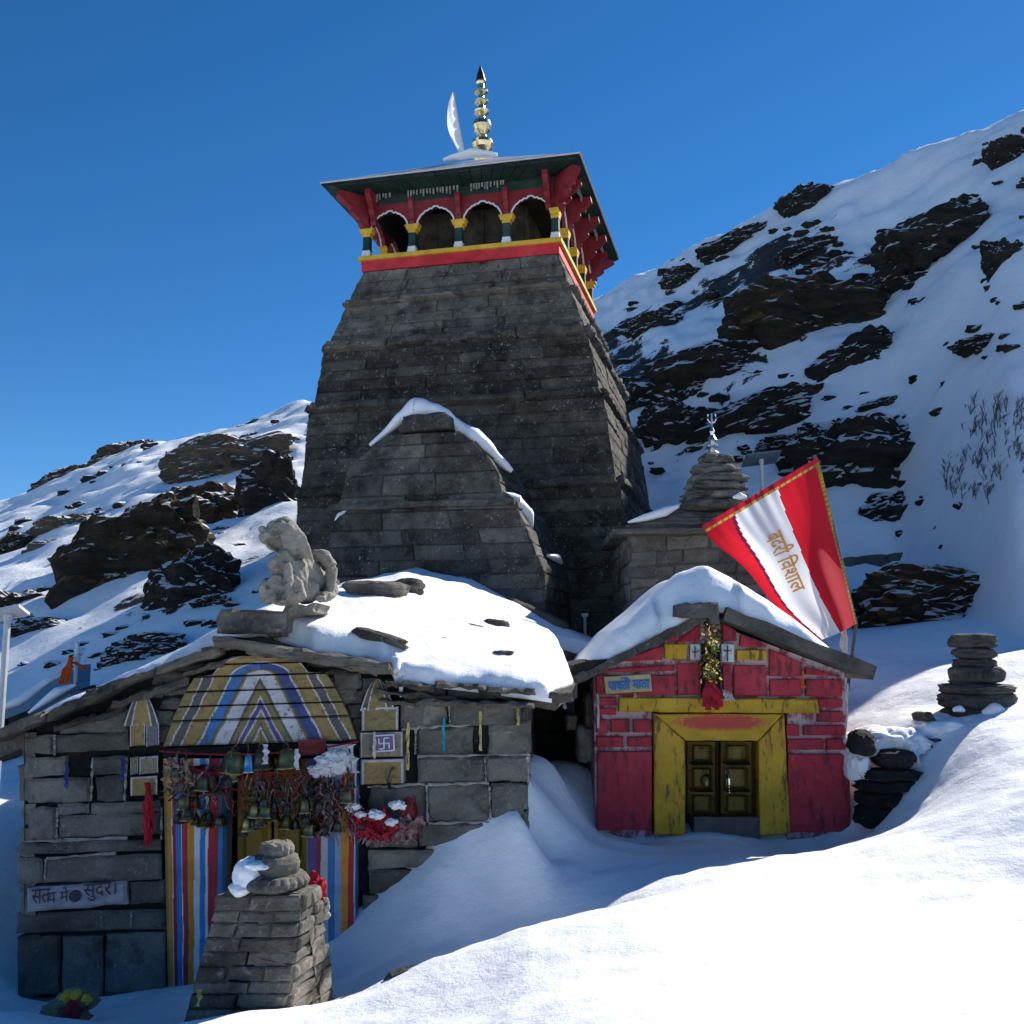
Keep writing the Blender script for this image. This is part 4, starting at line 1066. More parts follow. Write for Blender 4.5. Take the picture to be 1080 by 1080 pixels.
# side walls
mb = MB()
rf = fp(553, 1085); rt = fp(553, 730); bk = Vector((0, 6, 0)); skew = Vector((.25, 0, 0))
mb.wall(rf, rf + bk + skew, rt + bk + skew + ZZ * .3, rt, ch=.24, bw=(.4, .9), gap=.01, rough=.03, jit=.012)
obj('side_wall', mb, M['hall'], hall); mb = MB()
lf = fp(24, 1085); lt = fp(24, 772)
mb.wall(lf + bk, lf, lt, lt + bk + ZZ * .3, ch=.24, bw=(.4, .9), gap=.01, rough=.03, jit=.012)
obj('side_wall', mb, M['hall'], hall)
mb = MB(); mb.wall(at(552, 860, 11.4), at(640, 860, 11.4), at(640, 700, 11.4), at(552, 708, 11.4), ch=.2, bw=(.3, .6), rough=.03, jit=.01); obj('gap_shade_wall', mb, M['dark'], hall)  # dark wall added so the gap beside the shrine reads as black shade
# pale mortar ridges left round some stones
mb = MB()
for f, pts in ((zl, [(141, 332), (142, 382)]), (zl, [(96, 400), (82, 440)]), (zl, [(240, 392), (236, 500)]), (zl, [(328, 390), (322, 500)]), (zl, [(148, 520), (147, 600)]), (zl, [(60, 607), (330, 598)]), (zl, [(118, 655), (116, 705)]), (zl, [(120, 652), (300, 636)]),
              (zl, [(262, 800), (263, 830)]), (zl, [(340, 790), (338, 828)]), (zl, [(418, 520), (417, 600)]), (zr, [(248, 475), (252, 560)]), (zr, [(130, 570), (128, 660)]), (zr, [(134, 565), (330, 555)]), (zr, [(525, 585), (530, 655)]), (zr, [(390, 585), (535, 578)]),
              (zr, [(376, 672), (380, 758)]), (zr, [(528, 672), (532, 758)]), (zr, [(136, 668), (530, 662)]), (zr, [(168, 772), (172, 900)]), (zr, [(172, 768), (390, 762)]), (zr, [(392, 775), (396, 895)]), (zr, [(175, 906), (390, 900)]), (zm, [(990, 300), (1080, 295)]), (zm, [(870, 508), (1075, 496)])):
    a, b = f(*pts[0], .018), f(*pts[1], .018); P = [lerp(a, b, i / 10) + HN * rnd.uniform(-.008, .006) + ZZ * rnd.uniform(-.006, .006) for i in range(11)]
    mb.tube(P, [rnd.uniform(.003, .014) for _ in P], 5)
obj('mortar_ridge', mb, M['mortargrey'], hall)
# ---- painted arch
WHT = (.46, .45, .46); OLV = (.22, .175, .075); OCH = (.28, .20, .075); NAV = (.05, .07, .20); BLU = (.05, .15, .36); VIO = (.10, .075, .22); GRY = (.10, .095, .09); RED = (.32, .03, .04)
XC, YT, YB_ = 480, 36, 352
def arch_q(X, Y):
    d = abs(X - XC)
    if Y > 120: return d - .50 * (Y - 120)
    return math.hypot(d, (120 - Y) * 1.9)
def archcol(X, Y):
    X += 5 * mnoise.noise(Vector((X * .02, Y * .02, 3))); q = arch_q(X, Y)
    left = X < XC
    for lim, c in ((-92, OCH), (-84, WHT), (-78, GRY), (-60, OLV), (-52, WHT), (-36, VIO), (-30, WHT), (-8, OLV), (2, GRY), (52, (.48, .49, .52)), (60, OLV), (66, GRY), (104, BLU if left else NAV), (112, WHT), (126, OLV), (166, OCH), (172, WHT), (204, GRY), (210, WHT), (250, OLV), (256, WHT)):
        if q < lim: return c
    return GRY
rows = [(36, 66), (66, 108), (108, 160), (160, 212), (212, 262), (262, 352)]
def half(Y): return interp(Y, [(30, 80), (36, 98), (60, 140), (104, 172), (108.5, 236), (160, 268), (212, 294), (262, 316), (352, 346)])
P_ = MB()
for (ya, yb_) in rows:
    def pt(s, t):
        Y = lerp(yb_ - 1.5, ya + 1.5, t); hw = half(lerp(yb_, ya, t)); X = XC + (s * 2 - 1) * hw + 8
        o = .035 + .035 * (1 - (Y - 36) / 316) + .012 * fbm(Vector((X * .01, Y * .03, ya)), 3)
        if t < .04 or t > .96 or s < .004 or s > .996: o -= .025
        return zm(X, Y - 22 * (X - XC) / 700, o)
    def cl(s, t):
        Y = lerp(yb_, ya, t); return archcol(XC + (s * 2 - 1) * half(Y), Y)
    P_.grid(pt, 200, max(8, int((yb_ - ya) / 2.5)), tint=rnd.random(), colfn=cl)
    a, b = [pt(0, 0), pt(1, 0), pt(1, 1), pt(0, 1)], None
    P_.add([a[0], a[1], a[1] + BK * .1, a[0] + BK * .1, a[3], a[2], a[2] + BK * .1, a[3] + BK * .1], [(3, 2, 1, 0), (4, 5, 6, 7), (0, 4, 7, 3), (1, 2, 6, 5)])
    for i in range(len(P_.f) - 4, len(P_.f)): P_.c[i] = GRY
obj('painted_arch', P_, M['sheet'], hall)
# ---- painted side niches
def niche(f, cx, top, base, w, low, colr):
    mbn = MB()
    def pt(s, t):
        y = lerp(low, top, t); hw = w if y > base else w * (max(0, (y - top) / (base - top))) ** .55
        hw = max(hw, .5); return f(cx + (s * 2 - 1) * hw, y, .034 + .006 * fbm(Vector((s * 3, t * 6, cx)), 2))
    def cl(s, t):
        e = abs(s * 2 - 1)
        if e > .88: return WHT
        if e > .62: return GRY
        if e > .52: return WHT
        return colr
    mbn.grid(pt, 40, 50, colfn=cl); a = [pt(0, 0), pt(1, 0)]
    obj('painted_niche', mbn, M['sheet'], hall)
def panel(f, x0, y0, x1, y1, colr, edge=WHT, ew=.08, sl=-4):
    mbn = MB(); ar = (x1 - x0) / (y1 - y0)
    def pt(s, t):
        o = .035 - (.03 if min(s, 1 - s, t, 1 - t) < .015 else 0)
        return f(lerp(x0, x1, s), lerp(y1, y0, t) + sl * s, o + .008 * fbm(Vector((s * 4 + x0, t * 4, y0)), 3))
    def cl(s, t):
        if s < ew or s > 1 - ew or t > 1 - ew * ar: return edge
        return colr
    mbn.grid(pt, 40, 30, colfn=cl); obj('painted_stone', mbn, M['sheet'], hall)
niche(zm, 65, 168, 285, 62, 290, OCH); niche(zm, 905, 120, 235, 62, 236, OLV)
panel(zl, 336, 304, 376, 362, OCH); panel(zl, 378, 304, 412, 362, (.16, .16, .17)); panel(zl, 337, 390, 358, 436, (.24, .22, .14)); panel(zl, 360, 388, 410, 434, (.26, .23, .15)); panel(zl, 337, 440, 408, 490, OCH)
panel(zm, 848, 222, 980, 308, OLV); panel(zm, 845, 408, 1000, 498, (.30, .21, .09)); panel(zm, 842, 312, 996, 402, (.24, .21, .15), ew=.04)
# small auspicious sign painted on a plaque
mb = MB(); mb.block([zm(892, 380, .05), zm(964, 376, .05), zm(962, 320, .05), zm(892, 324, .05)], out=.012, depth=.03, ch=.004, rough=.002, gap=.001, n=HN); pq = obj('plaque', mb, M['violet'], hall)
mb = MB()
def bar(f, a, b, r=.006, d=.066): mb.tube([f(*a, d), f(*b, d)], r, 5)
for a, b in (((928, 332), (928, 370)), ((910, 352), (946, 350)), ((928, 332), (946, 331)), ((946, 350), (946, 368)), ((928, 370), (910, 371)), ((910, 352), (910, 334)),
             ((892, 324), (962, 320)), ((962, 320), (964, 376)), ((964, 376), (892, 380)), ((892, 380), (892, 324))): bar(zm, a, b)
obj('painted_sign', mb, M['whitep'], pq)
mb = MB(); mb.block([zl(70, 790, .03), zl(330, 770, .03), zl(328, 708, .03), zl(70, 728, .03)], out=.012, depth=.12, ch=.02, rough=.02, gap=.002, nu=8, nv=4, n=HN); pq = obj('inscription_stone', mb, M['plaque'], hall)
mb = MB()
put_text(mb, 'सत', lambda s, t: zl(82 + 48 * s, 770 - 4 * s - 38 * t, .062), .005)
put_text(mb, 'य मे', lambda s, t: zl(122 + 56 * s, 767 - 5 * s - 38 * t, .062), .005)
put_text(mb, 'सुदर।', lambda s, t: zl(216 + 84 * s, 764 - 7 * s - 46 * t, .062), .005)
mb.lathe(zl(195, 748, .05), [(.035, 0), (.045, .006), (.03, .014)], 12, axis=HN)
obj('lettering', mb, M['ink'], pq)
# ---- door: recess, striped jambs, panelled leaves
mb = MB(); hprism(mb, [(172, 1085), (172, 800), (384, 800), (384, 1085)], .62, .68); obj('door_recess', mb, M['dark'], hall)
def jamb(x0a, x1a, x0b, x1b, ya, yb_, stripes, dn=0.0):
    mbn = MB(); tot = sum(w for w, _ in stripes)
    def pt(s, t):
        x = lerp(lerp(x0b, x1b, s), lerp(x0a, x1a, s), t); y = lerp(yb_, ya, t)
        o = .02 + .05 * math.sin(math.pi * min(1, s * 1.02)) ** .6 + .004 * fbm(Vector((s * 5, t * 8, x0a)), 3)
        if s > .86: o -= (s - .86) * 1.6
        return fp(x, y, o + dn)
    def cl(s, t):
        a = (s + .012 * mnoise.noise(Vector((s * 5, t * 7, 1)))) * tot
        for w, c in stripes:
            if a < w: return c
            a -= w
        return stripes[-1][1]
    mbn.grid(pt, 110, 60, colfn=cl)
    obj('striped_jamb', mbn, M['sheetjamb'], hall)
M['sheetjamb'] = painted_sheet('striped_paint', amt=.66)
ORA = (.55, .24, .03); MAR = (.24, .03, .045); B2 = (.05, .17, .42); W2 = (.60, .61, .64); LB = (.22, .33, .50); RD = (.36, .035, .045)
jamb(172, 247, 178, 240, 800, 1085, [(18, OLV), (34, ORA), (6, W2), (28, MAR), (42, B2), (8, W2), (42, RD), (46, ORA), (46, W2), (44, (.04, .20, .50)), (22, W2), (66, RD), (8, MAR), (70, (.05, .18, .40)), (40, GRY)])
jamb(322, 384, 324, 380, 800, 1085, [(14, OLV), (60, VIO), (34, MAR), (50, (.42, .42, .44)), (48, (.05, .17, .36)), (48, LB), (52, ORA), (40, RD), (10, W2), (40, B2), (12, W2)])
mb = MB()
def dslab(mbx, px0, py0, px1, py1, d, dep=.05, **kw):
    kw = dict(dict(ch=.008, gap=.001, rough=.004, nu=3, nv=3), **kw)
    mbx.block([fp(px0, py1, d), fp(px1, py1, d), fp(px1, py0, d), fp(px0, py0, d)], out=0, depth=dep, n=HN, **kw)
for (a, b) in ((250, 286), (289, 325)):
    mb = MB(); dslab(mb, a, 800, b, 1085, -.34)
    for y0, y1 in ((802, 838), (846, 866), (874, 905), (912, 950), (958, 1000), (1008, 1060)):
        dslab(mb, a + 8, y0, b - 8, y1, -.315, .03, ch=.012)
    for y in (842, 870, 908, 954, 1004): dslab(mb, a, y - 3, b, y + 3, -.32, .03)
    dslab(mb, a, 800, a + 5, 1080, -.312, .03); dslab(mb, b - 5, 800, b, 1080, -.312, .03)
    obj('door', mb, M['olive'], hall)
mb = MB(); mb.block([zm(140, 402, .02), zm(840, 372, .02), zm(838, 338, .02), zm(142, 368, .02)], out=.02, depth=.5, ch=.02, rough=.02, nu=12, n=HN); obj('lintel', mb, M['dark'], hall)
mb = MB(); mb.add([zm(625, 395, .075), zm(720, 388, .075), zm(722, 334, .075), zm(622, 340, .075)], [(0, 1, 2, 3)]); obj('red_patch', mb, M['redcarve'], hall)
# ---- roof: slate slabs seen edge on, upper surface under snow
RZF = [(-4.7, .82), (-4.1, 1.08), (-3.34, 1.44), (-2.5, 1.80), (-2.09, 1.90), (-1.06, 1.70), (-.91, 1.60), (.15, 1.46), (.8, 1.36), (1.7, 1.1)]
RZB = [(-4.7, .9), (-4.2, 1.2), (-3.2, 1.72), (-2.7, 2.3), (-2.3, 2.72), (-1.4, 2.96), (-.6, 2.82), (.0, 2.50), (.6, 2.12), (1.2, 1.86), (1.7, 1.6)]
YBK = 15.6
def yfront(x): return 8.2 + .10 * (x + 2)
def roof_h(x, y):
    t = min(1, max(0, (y - yfront(x)) / (YBK - yfront(x))))
    return lerp(interp(x, RZF), interp(x, RZB), t ** .8)
def redge(y): return .36 + .24 * smooth(8.4, 9.3, y) + .8 * smooth(12.4, 13.2, y)
def rtop(th, setback=0.0, x0=-4.12, x1=1.55, noise_=.0):
    def f(s, t):
        y = lerp(8.3 + setback, YBK, t); x = lerp(x0, redge(y), s); y += .10 * (x + 2) * (1 - t)
        v = Vector((x, y, 0)); return Vector((x, y, roof_h(x, y) + th + noise_ * fbm(v * 1.3, 4)))
    return f
mb = MB(); mb.shell(rtop(-.11, .10), rtop(-.24, .10), 24, 24); obj('roof_deck', mb, M['slate'], hall)
mb = MB()
def eave(a, b, th, out, dep=1.2, n_=10, mbx=None, seg=1):
    mbx = mbx or mb; a, b = Vector(a), Vector(b)
    for i in range(seg):
        p, q = lerp(a, b, i / seg), lerp(a, b, (i + 1) / seg); j = Vector((0, 0, rnd.uniform(-.012, .012)))
        mbx.block([p + j, q + j, q + j + ZZ * th, p + j + ZZ * th], out=out + rnd.uniform(-.03, .03), depth=dep, ch=.02, gap=.004, rough=.05, nu=n_, nv=3, n=HN, jit=.008)
def fz(px, py): return fp(px, py)
eave(fz(-8, 787), fz(128, 731), .085, .30, seg=2); eave(fz(100, 736), fz(238, 690), .075, .24, seg=2); eave(fz(215, 692), fz(268, 682), .05, .20)
eave(fz(120, 748), fz(200, 722), .06, .10); eave(fz(60, 772), fz(130, 752), .06, .08); eave(fz(196, 712), fz(240, 700), .05, .12)
eave(fz(232, 684), fz(414, 713), .10, .30, n_=16); eave(fz(262, 690), fz(330, 700), .05, .18); eave(fz(330, 702), fz(400, 716), .05, .16)
eave(fz(395, 733), fz(480, 741), .05, .20, seg=2); eave(fz(440, 742), fz(560, 748), .055, .26, seg=2); eave(fz(405, 722), fz(562, 733), .05, .22, seg=3); eave(fz(505, 736), fz(604, 742), .07, .10, seg=2); eave(fz(400, 742), fz(440, 747), .05, .1)
obj('eave_slab', mb, M['slate'], hall)
mb = MB(); 
for q in ([(508, 742), (600, 742), (604, 720), (520, 728)], [(575, 715), (640, 706), (640, 694), (580, 704)]):
    mb.block([fp(x, y, -1.3) for x, y in q], out=.02, depth=1.0, rough=.05, nu=5, n=HN)
obj('roof_slate', mb, M['dark'], hall)
# snow on the hall roof
def sb(x):    # how far the snow edge is set back from the eaves
    return interp(x, [(-4.7, .5), (-3.2, .45), (-2.3, .55), (-1.9, .30), (-1.2, .25), (-.98, .12), (-.9, .02), (.2, .0), (.8, .15)])
def hs_top(s, t):
    x = lerp(-4.3, min(1.40, redge(8.2 + 7.4 * t ** 1.3) - .04), s); y0 = yfront(x) + sb(x) - .12 + .10 * fbm(Vector((x * 2.2, 0, 5)), 4); y = lerp(y0, YBK, t ** 1.3)
    v = Vector((x, y, 0)); e = min(1, t / .05, s / .03, (1 - s) / .03); e = math.sqrt(max(0, 1 - (1 - e) ** 2))
    left = smooth(-2.0, -2.9, x)
    h = (.17 - .06 * left) * e + .05 * fbm(v * 1.1, 4) + .014 * fbm(v * 5, 3)
    return Vector((x, y, roof_h(x, y) - .10 + max(.012, h) ))
def hs_bot(s, t): p = hs_top(s, t); return Vector((p.x, p.y, roof_h(p.x, p.y) - .12))
mb = MB(); mb.shell(hs_top, hs_bot, 110, 90)
rnd = random.Random(3)
for (px, py, l) in ((418, 712, .10), (423, 716, .14)):
    c = fp(px, py, .12); lump(mb, [c + ZZ * .10 - HN * .1, c + ZZ * .02, c - ZZ * l], [.07, .035, .006], 1.0)
obj('hall_roof_snow', mb, M['snow'], None, smooth=True, label='bright snow blanket covering the slate roof of the stone hall', cat='snow', kind='stuff')
# stones lying in that snow
def roofhit(px, py):
    r = ray(px, py)
    for y in np.linspace(8.2, 15.5, 300):
        p = CAM + r * (float(y) / r.y)
        if p.z <= roof_h(p.x, p.y) + .05: return p
    return p
def loose(px, py, w, h, label, flat=.4, tilt=0, mat='slate', name='roof_stone', yaw=0.0):
    p = roofhit(px, py); s = p.y / 1080; mb = MB(); ax = Matrix.Rotation(yaw, 3, 'Z') @ Matrix.Rotation(tilt, 3, 'Y')
    a = (ax @ Vector((1, 0, 0)), ax @ Vector((0, 1, 0)), ax @ Vector((0, 0, 1)))
    mb.rock(p + ZZ * h * s * .15, (w * s / 2, w * s * flat, h * s * .62), amp=.22, sub=4, power=3.6, ax=a, freq=1.4); return obj(name, mb, M[mat], None, label=label, cat='stone', group='loose stones on the hall roof')
loose(398, 627, 62, 18, 'long flat stone half buried in snow at the foot of the antechamber', .5, .05)
loose(425, 624, 44, 16, 'broken slab leaning on the long flat stone at the antechamber foot', .4, -.1)
loose(378, 622, 32, 10, 'thin slab beside the lion tail in the roof snow', .5, .05)
loose(402, 674, 56, 9, 'narrow brown slab lying slanted in the middle of the roof snow', .2, .26)
loose(563, 649, 66, 10, 'dark slanting slab at the right edge of the roof snow', .25, .45)
loose(580, 657, 40, 12, 'thick dark slab end beside the slanting slab near the tower foot', .3, .45)
loose(524, 659, 26, 7, 'small flat stone showing through the roof snow', .4, .12); loose(501, 663, 18, 6, 'smaller flat stone left of the pair in the roof snow', .4, .2); loose(467, 676, 9, 5, 'tiny pebble alone in the roof snow', .6)
loose(530, 690, 24, 5, 'thin dark slate in the shaded part of the roof snow', .5)
loose(349, 622, 16, 15, 'square dark stone block behind the lion statue', .5)
mb = MB(); p = roofhit(617, 664); mb.tube([p - ZZ * .1, p + ZZ * .22], .022, 6); mb.box(p + ZZ * .22, (.10, .05, .05)); obj('iron_spike', mb, M['greymetal'], None, label='small pale metal spike standing in snow at the tower foot', cat='spike')

# ------------------------------------------------------------------ carved lion on its ledge
rnd = random.Random(66)
mb = MB(); LY = 8.25
def lp(x, y, d=0.0): return at(260 + x / 7.72, 540 + y / 7.72, LY + .0 + d)
mb.block([at(228, 668, LY - .06), at(302, 668, LY - .06), at(305, 644, LY - .06), at(232, 640, LY - .06)], out=.06, depth=.75, ch=.03, rough=.05, nu=6, nv=3, n=Vector((0, -1, 0)))
mb.block([at(298, 653, LY), at(332, 648, LY), at(335, 636, LY), at(302, 638, LY)], out=.06, depth=.6, ch=.03, rough=.05, nu=4, n=Vector((0, -1, 0)))
mb.block([at(282, 674, LY - .02), at(300, 672, LY - .02), at(302, 656, LY - .02), at(280, 658, LY - .02)], out=.04, depth=.5, ch=.03, rough=.04, nu=4, n=Vector((0, -1, 0)))
obj('stone_ledge', mb, M['cairn'], None, label='rough stone ledge on the roof ridge carrying the lion statue', cat='ledge')
m_ = LY / 1080 / 7.72
mb = MB()
def el(x, y, d, rx, ry, rd, amp=.10, rot=0.0, sub=3):
    ax = (Vector((math.cos(rot), 0, math.sin(rot))), Vector((0, 1, 0)), Vector((-math.sin(rot), 0, math.cos(rot))))
    mb.rock(lp(x, y, d), (rx * m_, rd * m_, ry * m_), amp=amp, sub=sub, ax=ax)
def limb(pts, rs, d0=0.0):
    P = [lp(x, y, d) for x, y, d in pts]; Q = []; Rr = []
    for i in range(len(P) - 1):
        for k in range(8):
            t = k / 8; Q.append(lerp(P[i], P[i + 1], t)); Rr.append(lerp(rs[i], rs[i + 1], t) * m_)
    Q.append(P[-1]); Rr.append(rs[-1] * m_); mb.tube(Q, Rr, 12)
# trunk, haunch, chest, neck
limb([(640, 610, .34), (560, 570, .26), (450, 470, .14), (390, 350, .08), (330, 230, .04)], [105, 118, 130, 128, 118])
limb([(430, 690, .06), (400, 560, .02), (370, 400, .0)], [110, 120, 110]); el(300, 520, -.02, 110, 110, 100); el(660, 630, .34, 85, 95, 90)
# head with muzzle, jaws, brow, ears, curls of the mane
el(285, 175, 0, 135, 130, 120); el(215, 180, -.08, 85, 70, 75); el(165, 200, -.10, 60, 62, 60); el(205, 330 - 40, -.06, 62, 26, 60, rot=-.5); el(250, 110, -.07, 80, 36, 60); el(360, 130, -.02, 46, 60, 40, rot=.5); el(318, 68, -.04, 44, 34, 36); el(130, 140, -.10, 34, 30, 34)
for i in range(30):
    a = i / 29 * 3.6 - .4; el(295 + 122 * math.cos(-a) * 1.0, 190 - 122 * math.sin(a), rnd.uniform(-.07, .05), 27, 27, 27, sub=2)
for i in range(9): el(400 + 8 * i + 10 * math.sin(i), 190 + i * 26, -.02 + .02 * i, 26, 24, 40, sub=2)
for i in range(7): el(345 + 9 * (i % 2), 270 + i * 26, -.085, 22, 20, 16, sub=2)
el(215, 160, -.155, 16, 14, 10, sub=2); el(262, 150, -.15, 16, 14, 10, sub=2); el(160, 175, -.165, 24, 18, 12, sub=2)
el(480, 640, .10, 120, 110, 100); el(420, 330, .06, 100, 130, 110)
# raised paw on the ball
limb([(390, 420, -.04), (300, 330, -.12), (270, 370, -.14)], [45, 40, 36]); el(250, 420, -.12, 76, 62, 68); el(205, 440, -.16, 30, 30, 24, sub=2); el(240, 460, -.18, 22, 26, 20, sub=2)
# crouching figure under the front: block with folds
el(290, 640, -.06, 165, 120, 120, amp=.18); el(170, 640, -.08, 62, 110, 90, amp=.2); el(350, 560, -.05, 90, 90, 90, amp=.2); el(230, 560, -.13, 60, 60, 40, amp=.2); el(240, 680, -.16, 26, 66, 26, rot=.15); el(300, 650, -.16, 30, 80, 26, rot=-.1); el(185, 690, -.15, 22, 50, 26); el(390, 690, -.08, 80, 60, 80, amp=.2)
limb([(425, 560, -.1), (450, 650, -.1), (470, 710, -.1)], [26, 30, 30])
# tail and hind paw
limb([(500, 400, .30), (560, 345, .26), (630, 360, .22), (690, 440, .18), (690, 560, .18), (680, 640, .18)], [38, 46, 52, 52, 46, 40])
limb([(700, 640, .24), (640, 690, .14), (600, 690, .08)], [56, 52, 44]); [el(590 - 12 + 24 * i, 705, .05, 18, 22, 24, sub=2) for i in range(3)]
CARVE = []
def remesh(mb, vox, amp):
    me = bpy.data.meshes.new('tmp'); me.from_pydata([tuple(v) for v in mb.v], [], mb.f); o = bpy.data.objects.new('tmp', me); COL.objects.link(o)
    r = o.modifiers.new('r', 'REMESH'); r.mode = 'VOXEL'; r.voxel_size = vox
    s = o.modifiers.new('s', 'SMOOTH'); s.factor = .4; s.iterations = 1
    bpy.context.view_layer.update(); dg = bpy.context.evaluated_depsgraph_get(); m2 = bpy.data.meshes.new_from_object(o.evaluated_get(dg))
    bpy.data.objects.remove(o); out = MB()
    nr = [v.normal.copy() for v in m2.vertices]
    out.v = [v.co + n * (amp * fbm(v.co * 9, 5) + amp * .6 * fbm(v.co * 26, 3)) for v, n in zip([v for v in m2.vertices], nr)]
    for i, (v, n) in enumerate(zip(out.v, nr)):
        for c, r, dp in CARVE:
            d = (v - c).length / r
            if d < 1: v -= n * (dp * (1 - d * d))
    out.f = [tuple(p.vertices) for p in m2.polygons]; out.m = [0] * len(out.f); out.t = [.5] * len(out.f); bpy.data.meshes.remove(m2); return out
# locks of the mane, front legs, toes
for i in range(11):
    a = i / 10; x0, y0 = lerp(250, 400, a), lerp(90, 120, a) - 40 * math.sin(a * 3.1)
    limb([(x0, y0, -.13 + .10 * a), (x0 + 40 + 30 * a, y0 + 90, -.135 + .10 * a), (x0 + 60 + 50 * a, y0 + 190, -.125 + .11 * a), (x0 + 72 + 62 * a, y0 + 280, -.10 + .10 * a)], [20, 17, 15, 9])
limb([(330, 420, -.13), (345, 560, -.15), (330, 690, -.16), (300, 720, -.19)], [34, 36, 32, 26]); limb([(235, 520, -.15), (225, 620, -.18), (215, 710, -.20)], [34, 32, 30])
for x in (285, 305, 325, 200, 220, 238): el(x, 728, -.215, 12, 16, 16, sub=2)
CARVE += [(lp(222, 162, -.15), .035, .030), (lp(268, 156, -.14), .030, .026), (lp(205, 255, -.12), .055, .05), (lp(240, 262, -.10), .05, .045), (lp(172, 250, -.13), .035, .03), (lp(318, 66, -.10), .03, .02), (lp(150, 190, -.18), .016, .012), (lp(270, 640, -.2), .04, .03), (lp(180, 600, -.16), .035, .025), (lp(395, 620, -.13), .04, .03)]
lion = obj('lion_statue', remesh(mb, .0075, .009), M['lion'], None, smooth=True, label='weathered carved stone lion sitting with curled tail on the hall roof', cat='statue')

# ------------------------------------------------------------------ bells, ribbons and offerings round the hall door
rnd = random.Random(77)
def bell_proto(name, label, r, h, mat, group):
    t = thing(name, label, 'bell', (0, 0, 0), group)
    mb = MB(); mb.lathe((0, 0, -h), [(r, 0), (r * 1.02, h * .05), (r * .86, h * .16), (r * .70, h * .45), (r * .60, h * .78), (r * .38, h * .95), (r * .12, h)], 16)
    obj('dome', mb, mat, t, smooth=True)
    mb = MB(); mb.tube([(0, 0, -h * .5), (0, 0, -h * 1.08)], .006, 5); mb.lathe((0, 0, -h * 1.12), [(.004, 0), (r * .16, h * .05), (.004, h * .12)], 8); obj('clapper', mb, M['iron'], t)
    mb = MB(); mb.tube([(0, 0, -.01), (r * .2, 0, r * .15), (0, 0, r * .4), (-r * .2, 0, r * .15), (0, 0, -.01)], r * .08 + .003, 5); mb.tube([(0, 0, r * .35), (0.004, 0, r * .4 + .10)], .004, 4); obj('hanger', mb, M['iron'], t)
    return t
def put(t, loc, first, label=None, tilt=0):
    if first: o = t
    else:
        o = t.copy(); COL.objects.link(o)
        for ch in list(t.children):
            c = ch.copy(); COL.objects.link(c); c.parent = o
    o.location = loc; o.rotation_euler = (rnd.uniform(-.1, .1), tilt + rnd.uniform(-.15, .15), rnd.uniform(0, 6))
    if label: o['label'] = label
    return o
SETB = [('small_bell', 'small tarnished bell in the crowd of bells over the hall door', .042, .075, 'bronze', 'small bells strung over the hall door'),
        ('brass_bell', 'brassy palm sized bell strung over the hall door', .065, .11, 'brass', 'brass bells strung over the hall door')]
spots = {0: [], 1: []}
for i in range(46): spots[0].append((rnd.uniform(184, 372), rnd.uniform(812, 868), rnd.uniform(.06, .30)))
for i in range(16): spots[1].append((rnd.uniform(190, 366), rnd.uniform(800, 862), rnd.uniform(.06, .28)))
for kx in (0, 1):
    nm_, lab, r, h, mt, gr = SETB[kx]; pr_ = bell_proto(nm_, lab, r, h, M[mt], gr)
    for i, (x, y, d) in enumerate(spots[kx]):
        cen = smooth(180, 280, x) - smooth(300, 372, x) * .4
        put(pr_, fp(x, y + (8 - 16 * (1 - cen)), d), i == 0)
BIG = [((248, 800), .12, .17, 'brass', 'big dull brass bell under the left part of the painted arch'), ((276, 797), .10, .16, 'bronze', 'big blackened bell under the middle of the painted arch'), ((302, 797), .11, .15, 'brass', 'big brass bell below the red patch of the lintel'),
       ((346, 866), .10, .13, 'brass', 'green tinged brass bell over the right striped jamb, lowest of all'), ((222, 822), .10, .16, 'bronze', 'large dark bell over the left striped jamb'), ((262, 802), .07, .15, 'silver', 'shiny steel bell hanging high under the painted arch')]
for (xy, r, h, mt, lab) in BIG: put(bell_proto('temple_bell', lab, r, h, M[mt], 'large bells over the hall door'), fp(xy[0], xy[1] - 8, .14), True)
# cords the bells hang from, and the tangle of threads tied to them
mb = MB()
for (a, b, sag) in (((168, 792), (378, 782), 8), ((172, 806), (374, 808), 14), ((176, 800), (300, 815), 10), ((250, 812), (376, 800), 8), ((180, 822), (372, 842), 4)):
    P = [fp(lerp(a[0], b[0], t / 14), lerp(a[1], b[1], t / 14) + sag * 4 * (t / 14) * (1 - t / 14), .16) for t in range(15)]; mb.tube(P, .007, 5)
obj('bell_cord', mb, M['redcarve'], None, label='dark red cords strung across the hall door to carry the bells', cat='cord')
def tangle(name, x0, x1, y0, y1, n, mat, label, d=(.08, .28), ln=(8, 24), w=.016, cat='ribbon', kind=None):
    mb = MB()
    for i in range(n):
        x = rnd.uniform(x0, x1); y = rnd.uniform(y0, y1); dd = rnd.uniform(*d); l = rnd.uniform(*ln)
        strip(mb, [fp(x, y, dd), fp(x + rnd.uniform(-7, 7), y + l * .5, dd + rnd.uniform(-.03, .05)), fp(x + rnd.uniform(-9, 9), y + l * rnd.uniform(.5, 1), dd + rnd.uniform(-.03, .05))], rnd.uniform(.5, 1.6) * w)
    return obj(name, mb, M[mat], None, label=label, cat=cat, kind='stuff')
M['brownrag'] = plain('weathered_rag', (.075, .045, .038), .9, .5); M['pinkrag'] = plain('faded_pink_rag', (.30, .17, .17), .9, .4); M['tanrag'] = plain('tan_rag', (.26, .20, .13), .9, .4)
tangle('brown_rags', 182, 372, 808, 850, 95, 'brownrag', 'tangle of weathered brown rags among the door bells')
tangle('pale_rags', 184, 378, 808, 856, 70, 'pinkrag', 'faded pink threads hanging among the door bells', w=.010)
